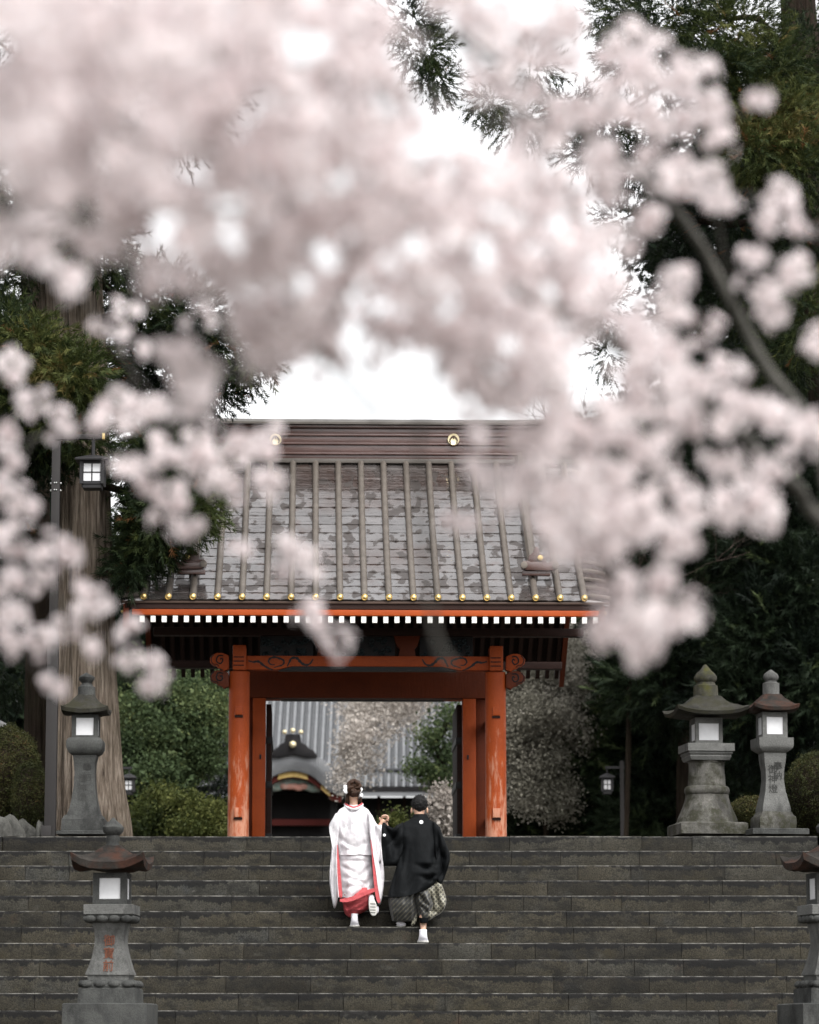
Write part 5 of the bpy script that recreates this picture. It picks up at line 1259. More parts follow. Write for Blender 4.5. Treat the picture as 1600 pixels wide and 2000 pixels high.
# ------------------------------------------------------------------ big cedar at the left
d = 42.6; b_ = P(172, 1633, d); C1 = tree('cedar_tree', b_, 'huge cedar with fissured pale brown bark behind the left stone lantern', 'old cedars beside the gate')
pp, rr_ = trunkpath(C1, [(172,1640,86),(172,1600,78),(168,1500,68),(165,1350,61),(163,1180,57),(160,1000,55),(150,800,58),(139,620,62),(128,450,62),(118,250,58),(108,0,54),(100,-200,50)], d)
pp[0].z = 0; trunk_mesh('trunk', pp, rr_, M['bark'], C1.o, 170, 0.11, 3, 130)
blobs = [ # bright fans in front of the trunk, left
 (60,700,85,55,41.0,0.55,420,0.66),(150,740,62,48,40.8,0.45,300,0.72),(20,640,70,40,41.2,0.5,200,0.58),(80,800,90,50,41.2,0.6,320,0.60),(30,850,70,70,41.5,0.5,260,0.45),(150,850,55,35,41.2,0.4,120,0.5),
 (105,870,45,50,41.7,0.3,120,0.42),(10,960,50,90,42.0,0.5,200,0.28),
 # above, partly behind the blossom
 (110,430,130,70,41.5,0.7,420,0.35),(190,470,60,60,41.3,0.4,160,0.45),(20,520,60,80,42.5,0.5,120,0.25),(60,300,160,110,42,0.9,400,0.3),(250,180,220,140,42,1.0,420,0.3),(60,60,200,120,42,1.0,300,0.3),
 # right side, dark hanging masses with sky between
 (300,600,75,75,43.0,0.6,330,0.30),(370,640,60,70,42.6,0.5,240,0.36),(330,730,95,70,43.0,0.6,330,0.25),(430,690,70,55,42.4,0.4,170,0.42),(500,690,45,30,42.2,0.3,60,0.45),(400,770,55,40,42.6,0.4,110,0.28),(250,560,45,55,43.0,0.4,100,0.3),(275,680,40,80,43.3,0.4,170,0.15),(470,730,35,30,42.4,0.25,50,0.4),
 (310,830,80,60,42.9,0.5,260,0.18),(305,930,65,60,42.2,0.5,330,0.40),(330,900,70,60,42.4,0.5,240,0.34),(390,940,45,55,42.2,0.4,170,0.42),(318,1010,60,50,42.0,0.45,330,0.44),(265,1075,34,45,42.2,0.35,170,0.30),(300,1045,40,40,41.9,0.3,150,0.38),(385,1000,30,30,41.8,0.3,80,0.42),(255,1120,20,28,41.9,0.25,60,0.22)]
crown_mesh('crown', blobs, SUGI, M['sugi'], C1.o, 0.27, -0.35, 1.0, 1.5)
mb = MB()
for (y0, x1, y1, dd) in ((780,40,700,-1.5),(830,150,850,-1.6),(640,430,690,0.0),(700,330,730,0.3),(560,300,600,0.3),(880,330,900,-0.2),(930,300,1010,-0.5),(460,110,430,-1.0),(780,290,830,0.2),(300,60,300,-0.6),(200,250,180,-0.5)):
    mb = MB(); limb(mb, C1, C1.at(150, y0, 0), C1.at(x1, y1, dd), 0.09, 0.02, 0.15, 6, y0); mb.build('limb', M['bark_dark'], C1.o, smooth=80)
# its darker neighbour
d = 46; b_ = P(72, 1633, d); C2 = tree('cedar_tree', b_, 'darker cedar trunk just left of the lamp post', 'old cedars beside the gate')
pp, rr_ = trunkpath(C2, [(70,1640,30),(72,1450,25),(74,1250,23),(74,1000,22),(72,700,24),(62,500,24),(58,200,22),(55,-200,20)], d); pp[0].z = 0
trunk_mesh('trunk', pp, rr_, M['bark_dark'], C2.o, 60, 0.12, 9, 90)
crown_mesh('crown', [(-40,560,80,120,47,0.9,360,0.2),(0,300,140,160,48,1.2,420,0.2),(-60,800,80,120,46.5,0.8,330,0.18),(0,1050,70,130,46.5,0.6,330,0.16),(10,1280,60,110,47.5,0.6,260,0.14)], SUGI, M['sugi'], C2.o, 0.30, -0.35, 1.0, 1.2)

# ------------------------------------------------------------------ the wood at the right
d = 46; b_ = P(1575, 1633, d); C3 = tree('cedar_tree', b_, 'tall cedar with lit green fans at the upper right', 'old cedars beside the gate')
pp, rr_ = trunkpath(C3, [(1720,1640,52),(1700,1400,46),(1650,1000,44),(1600,600,42),(1575,200,38),(1562,60,35),(1550,-200,30)], d); pp[0].z = 0
trunk_mesh('trunk', pp, rr_, M['bark_dark'], C3.o, 80, 0.10, 5, 110)
blobs = [(1300,40,120,60,45,0.8,330,0.45),(1420,70,110,70,44.6,0.8,420,0.5),(1250,110,70,50,45,0.5,150,0.42),(1500,160,90,90,44.4,0.8,330,0.48),(1440,200,80,70,44.2,0.6,280,0.58),(1530,240,80,60,43.8,0.6,260,0.64),(1480,300,80,50,43.6,0.6,240,0.62),(1560,330,60,60,43.6,0.5,200,0.5),(1580,120,50,120,45,0.6,200,0.25),(1400,140,70,50,44,0.6,200,0.40),
 (1200,20,60,40,45.5,0.5,90,0.4),(1360,300,90,80,46,0.7,220,0.22),(1430,420,110,80,46,0.8,260,0.18),(1560,460,60,90,45,0.6,220,0.22),(1580,620,45,90,43.8,0.5,220,0.60),(1540,700,60,60,44.5,0.5,170,0.38),(1450,560,90,80,46,0.7,220,0.15),(1400,680,90,80,46.5,0.7,220,0.15),(1340,540,60,60,46,0.6,130,0.3),(1290,480,60,45,46,0.5,90,0.3),
 (960,200,40,22,44,0.3,60,0.4),(1020,240,60,26,44.2,0.4,80,0.35),(1110,215,60,30,44.4,0.4,90,0.35),(1180,250,50,40,44.8,0.4,90,0.35),(1160,300,60,40,45,0.4,90,0.3),(1240,330,60,40,45,0.5,110,0.25),(1040,130,50,24,44.5,0.3,50,0.35),(830,100,45,45,44,0.4,110,0.28),(850,160,36,26,44,0.3,60,0.25),(790,40,50,35,44,0.4,70,0.25),(1215,430,40,30,45.5,0.3,50,0.3),(1185,610,24,40,45.5,0.3,50,0.3),(1190,690,22,40,45.8,0.3,40,0.3)]
crown_mesh('crown', blobs, SUGI, M['sugi'], C3.o, 0.25, -0.2, 1.0, 1.7)
mb = MB()
for (y0, x1, y1, dd) in ((120,1300,40,-1.0),(220,1440,200,-1.6),(330,1480,300,-2.0),(420,1240,330,-0.8),(280,1020,240,-1.6),(150,830,110,-1.8),(560,1400,560,-0.5),(640,1190,640,-0.4),(480,1215,430,-0.4),(200,1110,215,-1.4))[:5] + ((560,1400,560,-0.5),(640,1190,640,-0.4),(480,1215,430,-0.4),(200,1110,215,-1.4)):
    mb = MB(); limb(mb, C3, C3.at(1580, y0, 0), C3.at(x1, y1, dd), 0.08, 0.012, 0.25, 9, y0); mb.build('limb', M['bark_dark'], C3.o, smooth=80)
# big dark evergreens
def evergreen(x, d, label, blobs, mat='dark_leaf', shapes=SUGI, size=0.42, dens=1.0, tw=14, group='dark evergreens behind the lanterns', top=1000, name='evergreen_tree'):
    if d < 60: blobs = [(b[0],b[1],b[2],b[3],b[4]+9,b[5]*1.3,b[6],b[7]) for b in blobs]; d += 9
    b_ = P(x, 1633, d); T = tree(name, b_, label, group)
    pp, rr_ = trunkpath(T, [(x,1640,tw),(x+4,(1640+top)/2,tw*0.8),(x-3,top,tw*0.4)], d); pp[0].z = 0
    trunk_mesh('trunk', pp, rr_, M['bark_dark'], T.o, 16, 0.1, x, 20)
    crown_mesh('crown', blobs, shapes, M[mat], T.o, size, 0.1, 0.8, dens)
    mb = MB()
    for i, (bx, by, rx, ry, bd, *_r) in enumerate(blobs[:7]):
        mb = MB(); limb(mb, T, T.at(x, min(1600, by+ry*0.8+20), 0), T.at(bx, by, bd-d), 0.07, 0.02, 0.1, 5, i); mb.build('limb', M['bark_dark'], T.o, smooth=80)
    return T
evergreen(1330, 52, 'broad dark evergreen filling the space above the stout lantern', [(1330,960,130,90,52,1.0,420,0.30),(1270,1080,110,90,51.5,0.9,420,0.34),(1400,1080,110,110,51.5,0.9,480,0.30),(1330,1200,120,90,51,0.9,480,0.36),(1240,1180,80,80,51.5,0.8,300,0.40),(1420,1250,100,90,51,0.8,360,0.28),(1300,1330,110,80,51,0.8,420,0.38),(1250,870,60,60,53,0.6,160,0.35),(1220,950,50,60,53,0.5,140,0.4)], dens=2.1, top=900)
evergreen(1510, 50, 'dark evergreen behind the slim lantern at the far right', [(1520,800,110,110,50,0.9,420,0.22),(1560,950,90,110,49.5,0.8,420,0.22),(1480,1050,110,110,49.5,0.9,480,0.26),(1560,1150,90,100,49,0.8,420,0.24),(1500,1250,120,100,49,0.9,480,0.25),(1580,1320,70,90,48.5,0.7,300,0.2),(1480,1380,110,80,49,0.8,420,0.15),(1560,1450,80,70,49,0.6,300,0.12)], dens=2.1, top=760)
evergreen(1190, 56, 'mid green evergreen right of the gate above the path lamp', [(1180,1300,80,60,56,0.8,280,0.39),(1130,1380,70,55,55.5,0.7,260,0.46),(1200,1400,90,70,55,0.8,380,0.39),(1150,1470,80,50,54.8,0.7,300,0.44),(1230,1480,80,70,54.5,0.7,340,0.26),(1120,1440,45,40,55,0.5,120,0.46),(1190,1560,90,60,54.5,0.7,340,0.14),(1160,1250,55,40,56.5,0.6,150,0.34),(1260,1580,90,50,54,0.6,260,0.10)], dens=2.4, top=1200, mat='maple_leaf')
evergreen(1390, 54, 'dark understorey evergreen low behind the lanterns', [(1300,1440,90,80,54,0.8,380,0.30),(1400,1420,110,90,54,0.8,420,0.22),(1350,1540,110,70,53.5,0.7,380,0.24),(1450,1530,90,80,53,0.7,330,0.20),(1280,1600,80,40,53,0.5,200,0.25)], dens=2.4, top=1380)
evergreen(1100, 66, 'low dark shrubby evergreen behind the bare branches', [(1020,1590,60,45,64,0.6,220,0.40),(1080,1600,70,40,64,0.6,220,0.42),(1130,1560,60,60,65,0.6,220,0.3),(1020,1470,40,50,66,0.5,110,0.2)], dens=2.2, top=1500)
# left: green trees between the cedar and the gate
evergreen(330, 53, 'layered green maple between the cedar and the left pillar', [(350,1360,75,40,53,0.8,300,0.52),(290,1400,60,45,53,0.7,260,0.45),(390,1400,55,50,52.6,0.7,260,0.62),(330,1440,80,40,52.4,0.7,320,0.50),(280,1470,60,45,52.5,0.6,260,0.38),(380,1470,50,45,52.5,0.6,220,0.50),(310,1510,55,35,52,0.6,200,0.5),(410,1350,30,30,53,0.4,80,0.65),(270,1330,40,45,54,0.5,140,0.3)], 'maple_leaf', FINE, 0.30, 3.4, 9, 'green trees left of the gate', 1340, 'maple_tree')
evergreen(375, 49, 'low bright yellow green shrub at the foot of the left pillar', [(360,1570,38,14,48.5,0.4,130,0.62),(400,1590,38,14,48.2,0.4,130,0.60),(380,1618,55,14,48,0.4,170,0.55),(330,1600,40,18,48.6,0.4,110,0.35),(430,1605,25,24,48.4,0.35,110,0.5),(285,1590,28,20,48.8,0.35,90,0.45),(275,1620,30,18,48.5,0.35,90,0.45),(310,1555,22,16,49,0.3,60,0.55)], 'fresh_leaf', FINE, 0.24, 3.2, 4, 'green trees left of the gate', 1560, 'shrub')
evergreen(250, 74, 'dark evergreen in the shade behind the maple', [(260,1300,70,80,74,1.0,300,0.2),(300,1250,60,70,74,1.0,240,0.2),(250,1450,50,100,74,1.0,300,0.15),(350,1560,90,80,74,1.0,420,0.10),(250,1580,60,60,74,1.0,220,0.10),(420,1440,30,40,74,1.0,100,0.5)], dens=2.1, top=1200, group='green trees left of the gate')
# far woods closing the view
def wood(name, blobs):
    o = crown_mesh(name, blobs, BUNCH, M['dark_leaf'], None, 0.75, 0.1, 0.8, 1.0, 'stuff'); return o
wood('far_wood', [(-60,1000,170,260,78,2,700,0.12),(30,1350,180,200,76,2,800,0.10),(-80,700,110,160,78,2,420,0.2),(180,1200,120,200,78,2,600,0.12),(330,1280,100,130,80,2,420,0.15),
                  (1300,1000,150,230,80,2,700,0.14),(1480,800,200,300,80,2,900,0.12),(1600,1200,200,300,78,2,900,0.10),(1350,1380,220,240,78,2,1000,0.12),(1420,450,180,260,82,2,700,0.14),(1600,300,160,300,80,2,700,0.12),(1230,1250,90,160,84,2,420,0.18),(1700,700,200,500,78,2,700,0.1)])
# pale bare-branched tree right of the gate, and the weeping cherry before the hall
def bare(x, y0, d, label, crownblobs, mat, group, spread, top, fine, seed, dens=1.0, trunkw=7, cat='tree', name='bare_tree', droop=0.0):
    b_ = P(x, 1633, d); T = tree(name, b_, label, group); rb = random.Random(seed); mp = MPX(d)
    base = T.at(x, 1640, 0); base.z = 0
    mb = MB(); fine_mb = MB()
    tp = T.at(x + rb.uniform(-10, 10), y0, 0); mb.tube(smoothpath([base, base.lerp(tp, 0.5) + Vector((0.15, 0, 0)), tp], 4), [trunkw*mp]*4 + [trunkw*mp*0.8]*5, 8)
    def grow(p, dr, L, r, lev):
        pts = [p]; q = p.copy(); dd = dr.normalized()
        for i in range(5):
            dd = (dd + Vector((rb.uniform(-.3,.3), rb.uniform(-.3,.3), rb.uniform(-.22,.26) - droop*0.25*i))).normalized(); q = q + dd*L/5; pts.append(q.copy())
        (mb if lev < 2 else fine_mb).tube(pts, [r*(1-0.12*i) for i in range(6)], 5 if lev < 2 else 4)
        if lev < fine:
            for k_ in range(3 if lev < 2 else 4):
                s = pts[rb.randint(2, 5)]; grow(s, dd + Vector((rb.uniform(-1,1), rb.uniform(-.7,.7), rb.uniform(-.4,.9))), L*rb.uniform(0.5, 0.75), r*0.5, lev+1)
    for k_ in range(spread): grow(base.lerp(tp, rb.uniform(0.55, 1.0)), Vector((rb.uniform(-1,1), rb.uniform(-.5,.5), rb.uniform(0.1,1.2))), top*mp, trunkw*mp*0.45, 0)
    mb.build('trunk', M['bark_dark'], T.o, smooth=80); fine_mb.build('twigs', M['twig'] if mat != 'bud' else M['cherrybark'], T.o, smooth=80)['kind'] = 'stuff'
    if crownblobs: crown_mesh('blossom' if mat == 'far_blossom' else 'crown', crownblobs, FINE, M[mat], T.o, 0.24, -0.4, 0.5, dens)
    return T
bare(1050, 1470, 63, 'pale grey budding tree with tangled branches right of the gate', [(1010,1330,45,45,63.0,0.8,310,0.45),(1070,1320,60,55,63.0,0.8,378,0.5),(1030,1400,50,45,62.5,0.8,310,0.4),(1090,1290,40,50,63.5,0.7,229,0.6),(1000,1450,30,50,62.5,0.6,162,0.35),(1080,1400,40,35,62.5,0.6,162,0.4),(1060,1490,50,50,62.5,0.5,148,0.35),(1120,1260,30,30,64.0,0.4,148,0.75),(1145,1300,30,30,64.0,0.4,121,0.7),(1115,1370,40,60,63.5,0.6,175,0.6),(1030,1530,45,60,62.5,0.5,121,0.4),(1090,1560,50,50,62.5,0.5,108,0.4),(1000,1300,40,40,63.0,0.6,162,0.6),(1050,1370,70,50,63.0,0.8,324,0.65),(1130,1440,40,40,63.0,0.6,81,0.5)], 'bud', 'pale trees beyond the gate', 7, 110, 3, 5, 3.2)
bare(1215, 900, 60, 'leafless tree with fine bare twigs against the sky right of the roof', None, 'twig', 'pale trees beyond the gate', 6, 230, 4, 8, 1.0, 6)
bare(905, 1400, 72, 'weeping cherry in pale bloom in front of the hall roof', [(700,1385,45,30,72,0.6,260,0.55),(760,1375,60,28,72,0.6,320,0.55),(700,1430,32,45,71.5,0.5,240,0.6),(680,1490,20,45,71.3,0.4,150,0.6),(740,1420,36,40,71.8,0.5,200,0.55),(785,1400,34,40,72,0.5,130,0.5),(720,1480,30,45,71.8,0.4,110,0.45),(660,1520,12,25,71.3,0.3,50,0.6),(820,1380,30,24,72,0.5,70,0.4),(690,1455,26,40,71.4,0.4,120,0.6)], 'far_blossom', 'pale trees beyond the gate', 6, 70, 3, 9, 0.95, 5, name='weeping_cherry_tree', droop=1.0)
evergreen(865, 68, 'green pine in front of the hall on the right of the gateway', [(845,1440,30,20,68,0.4,110,0.6),(870,1475,30,18,68,0.4,110,0.55),(820,1500,26,14,67.6,0.3,90,0.55),(860,1520,40,16,67.8,0.4,130,0.5),(880,1400,24,24,68,0.4,90,0.5),(885,1550,14,40,67.5,0.3,70,0.3)], 'maple_leaf', FINE, 0.30, 0.95, 4, 'garden plants in front of the hall', 1420, 'pine_tree')
evergreen(870, 60, 'pinkish brown leafy shrub low on the right inside the gateway', [(868,1570,22,30,60,0.3,130,0.30),(880,1600,20,34,60,0.3,130,0.35)], 'far_blossom', FINE, 0.28, 1.3, 3, 'garden plants in front of the hall', 1570, 'shrub')
evergreen(772, 60, 'small fresh green shrub between the two heads in the gateway', [(770,1612,24,16,60,0.3,150,0.55)], 'fresh_leaf', FINE, 0.26, 1.6, 3, 'garden plants in front of the hall', 1615, 'shrub')

# ------------------------------------------------------------------ clipped hedges
def hedge(label, x, d, blobs, group, mat='hedge_leaf'):
    b_ = P(x, 1633, d); T = Thing('clipped_hedge', (b_.x, b_.y, ZT-0.012), label, 'hedge', 0, group)
    mb = MB(); Vs, Fs, Ts = [], [], []; off = 0
    for (bx, by, rx, ry, bd, rd, n, ti) in blobs:
        c = P(bx, by, bd); mp = MPX(bd); cl_ = T.loc_of(c); mb.sphere(cl_, 1.0, 18, 12, (rx*mp*0.93, rd*0.93, ry*mp*0.93))
        p = rng.normal(size=(n, 3)); p /= np.linalg.norm(p, axis=1, keepdims=True)
        lump = np.array([1 + 0.12*mnoise.noise(Vector((float(a)*3, float(b)*3, float(e)*3))) for a, b, e in p])
        pos = np.array(cl_) + p*np.array([rx*mp, rd, ry*mp])*(lump*rng.uniform(0.95, 1.02, n))[:, None]
        tn = np.clip(ti + 0.35*np.array([mnoise.noise(Vector((float(a)*2.2, float(b)*2.2, float(e)*2.2))) for a, b, e in pos]) + rng.normal(size=n)*0.14, 0, 1)
        tv, tf = FINE[0]; V, F, T_ = scatter(tv, tf, pos, p + rng.normal(size=(n, 3))*0.3, 0.085*rng.uniform(0.7, 1.3, n), tn)
        Vs.append(V); Fs.append(F + off); Ts.append(T_); off += len(V)
    mb.build('branch_mass', M['bark_dark'], T.o, smooth=80)
    m = npmesh('leaves', np.concatenate(Vs), np.concatenate(Fs), np.concatenate(Ts)); m.materials.append(M[mat]); o = bpy.data.objects.new('leaves', m); COL.objects.link(o); o.parent = T.o
    return T
hedge('clipped rounded hedge tinged rusty brown at the left end of the top step', 20, 41.6, [(10,1530,72,112,42.2,0.8,5200,0.52),(58,1560,34,70,41.4,0.4,1700,0.45)], 'clipped hedges by the stairs')
hedge('large clipped green hedge dome at the right edge behind the slim lantern', 1610, 43.5, [(1612,1560,84,92,43.5,0.9,4200,0.36)], 'clipped hedges by the stairs')
hedge('low mossy green hedge end between the two right lanterns', 1465, 43.0, [(1470,1592,48,34,43.0,0.6,2200,0.62)], 'clipped hedges by the stairs')

# ------------------------------------------------------------------ the cherry in bloom close to the camera
cb = Vector((3.7, 11.0, 0.0))
def DD(d): return float(np.interp(d, [3.0, 3.3, 5.0, 6.2, 7.3, 9.0], [4.9, 5.2, 7.2, 8.8, 9.6, 10.6]))
CH = Thing('cherry_tree', cb, 'cherry tree in full pale pink bloom overhanging the foreground', 'tree')
CH.loc = cb
def ch(x, y, d): return P(x, y, DD(d)) - cb
mb = MB(); tpth = smoothpath([(0,0,-0.02), (0.05,0.05,0.5), (-0.12,-0.1,1.0), (-0.25,-0.2,1.5), (-0.45,-0.3,2.0)], 6)
mb.tube(tpth, [0.24 - 0.12*i/(len(tpth)-1) for i in range(len(tpth))], 14); mb.build('trunk', M['cherrybark'], CH.o, smooth=80)
fork = Vector((-0.45,-0.3,2.0))
def branch(pts, r0, r1):
    mb = MB(); r0 *= 0.5; r1 *= 1.2; pp = smoothpath(pts, 6); mb.tube(pp, [r0 + (r1-r0)*i/(len(pp)-1) for i in range(len(pp))], 8); mb.build('branch', M['cherrybark'], CH.o, smooth=80)
branch([fork, ch(1760,1080,8.6), ch(1590,830,8.6), ch(1500,720,8.6), ch(1440,610,8.5), ch(1370,480,8.3), ch(1300,390,7.8), ch(1190,300,7.0), ch(1050,180,6.0), ch(900,60,5.0)], 0.040, 0.009)
branch([fork, ch(1800,1150,8.4), ch(1600,1010,8.2), ch(1560,955,8.0), ch(1500,900,7.4), ch(1440,840,6.6), ch(1330,760,5.8), ch(1180,660,5.2), ch(1000,560,4.8)], 0.045, 0.012)
branch([ch(1370,480,8.3), ch(1250,330,6.6), ch(1000,230,5.0), ch(700,150,4.0), ch(350,80,3.8), ch(0,40,3.7)], 0.014, 0.004)
branch([ch(1000,230,5.0), ch(820,330,4.4), ch(560,400,3.9), ch(250,420,4.2), ch(0,470,4.3), ch(-100,560,4.6)], 0.012, 0.005)
branch([ch(1330,760,5.8), ch(1150,800,5.4), ch(1050,900,5.2), ch(1150,1030,5.1), ch(1220,1180,5.1)], 0.012, 0.005)
branch([ch(1440,610,8.5), ch(1380,290,6.4), ch(1440,230,6.0), ch(1500,170,5.8)], 0.012, 0.004)
for pts, r0, r1 in (([(560,560,4.3),(610,660,4.3),(690,760,4.4),(745,815,4.5)], 0.011, 0.006),([(700,540,4.3),(640,640,4.3),(600,700,4.3)], 0.007, 0.004),([(740,600,4.5),(690,690,4.5),(760,770,4.5)], 0.006, 0.003),([(900,640,4.6),(820,840,4.6),(845,1210,4.7),(885,1300,4.7)], 0.009, 0.006),
                    ([(1240,720,6.0),(1400,900,6.2),(1470,880,6.2),(1490,960,6.2)], 0.009, 0.004),([(1340,1010,5.6),(1400,1020,5.8),(1480,1000,6)], 0.006, 0.004),([(1200,1180,5.2),(1290,1165,5.2),(1340,1180,5.3)], 0.006, 0.004),
                    ([(100,480,4.6),(200,640,6.4),(260,740,7),(200,800,7),(60,860,7)], 0.010, 0.004),([(200,640,6.4),(330,820,7),(420,920,7),(470,960,7)], 0.008, 0.003),([(330,820,7),(360,1010,7),(330,1040,7)], 0.006, 0.003),([(60,860,7),(20,980,7),(80,1120,7),(190,1270,7.2),(290,1345,7.3)], 0.008, 0.003),([(0,1230,7.2),(60,1300,7.2),(120,1340,7.2)], 0.006, 0.003),([(640,800,5.6),(560,930,5.8),(540,1100,6),(600,1200,6.2),(660,1250,6.2)], 0.004, 0.002),([(470,660,4.4),(640,800,5.6)], 0.006, 0.004),
                    ([(1420,380,6.6),(1530,400,6.4),(1560,560,6.4),(1480,630,6.4)], 0.007, 0.003),([(120,180,3.3),(300,280,3.4),(430,300,3.5)], 0.009, 0.006),([(330,60,3.4),(430,110,3.6),(560,200,3.9)], 0.010, 0.006),([(860,60,5),(930,110,5.2),(1080,300,5.6),(1130,420,5.8)], 0.013, 0.006),([(1180,280,6),(1230,420,6),(1220,560,6)], 0.008, 0.004)):
    branch([ch(*q) for q in pts], r0, r1)
def flower(seed):
    r = np.random.default_rng(seed); V = []; F = []; T_ = []
    for k_ in range(5):
        a = k_*2*np.pi/5 + r.uniform(-.12,.12); cup = r.uniform(0.25, 0.6); w = r.uniform(0.30, 0.36)
        rows = [(0.06, 0.05, 0.0, 0.10), (0.22, 0.75*w, 0.5, 0.35), (0.40, 1.0*w, 0.9, 0.7), (0.50, 0.62*w, 1.0, 0.9)]
        o = len(V)
        for (rad, ww, h_, ti) in rows:
            for s in (-1, 0, 1):
                rr0 = rad - (0.035 if (s == 0 and rad > 0.45) else 0); z = cup*rad*h_*0.7 + (0.03 if s else 0)
                x, y = rr0*math.cos(a) - s*ww*math.sin(a), rr0*math.sin(a) + s*ww*math.cos(a)
                V.append([x, y, z]); T_.append(ti + r.uniform(-.08,.08))
        for i in range(3):
            for s in range(2): F.append([o+i*3+s, o+i*3+s+1, o+(i+1)*3+s+1, o+(i+1)*3+s])
    for k_ in range(6):
        a = r.uniform(0, 6.28); o = len(V); q = 0.16
        V += [[0.01, 0, 0.02], [-0.01, 0.01, 0.02], [q*math.cos(a), q*math.sin(a), 0.22], [q*math.cos(a)+0.02, q*math.sin(a), 0.22]]; T_ += [0, 0, 0.1, 0.1]; F.append([o, o+1, o+2, o+3])
    return np.array(V), np.array(F), np.array(T_)
FL = [flower(s) for s in range(6)]
FM = []
for v, f, t in FL:
    m = npmesh('blossom', v*0.035, f, t, True); m.materials.append(M['petal']); FM.append(m)
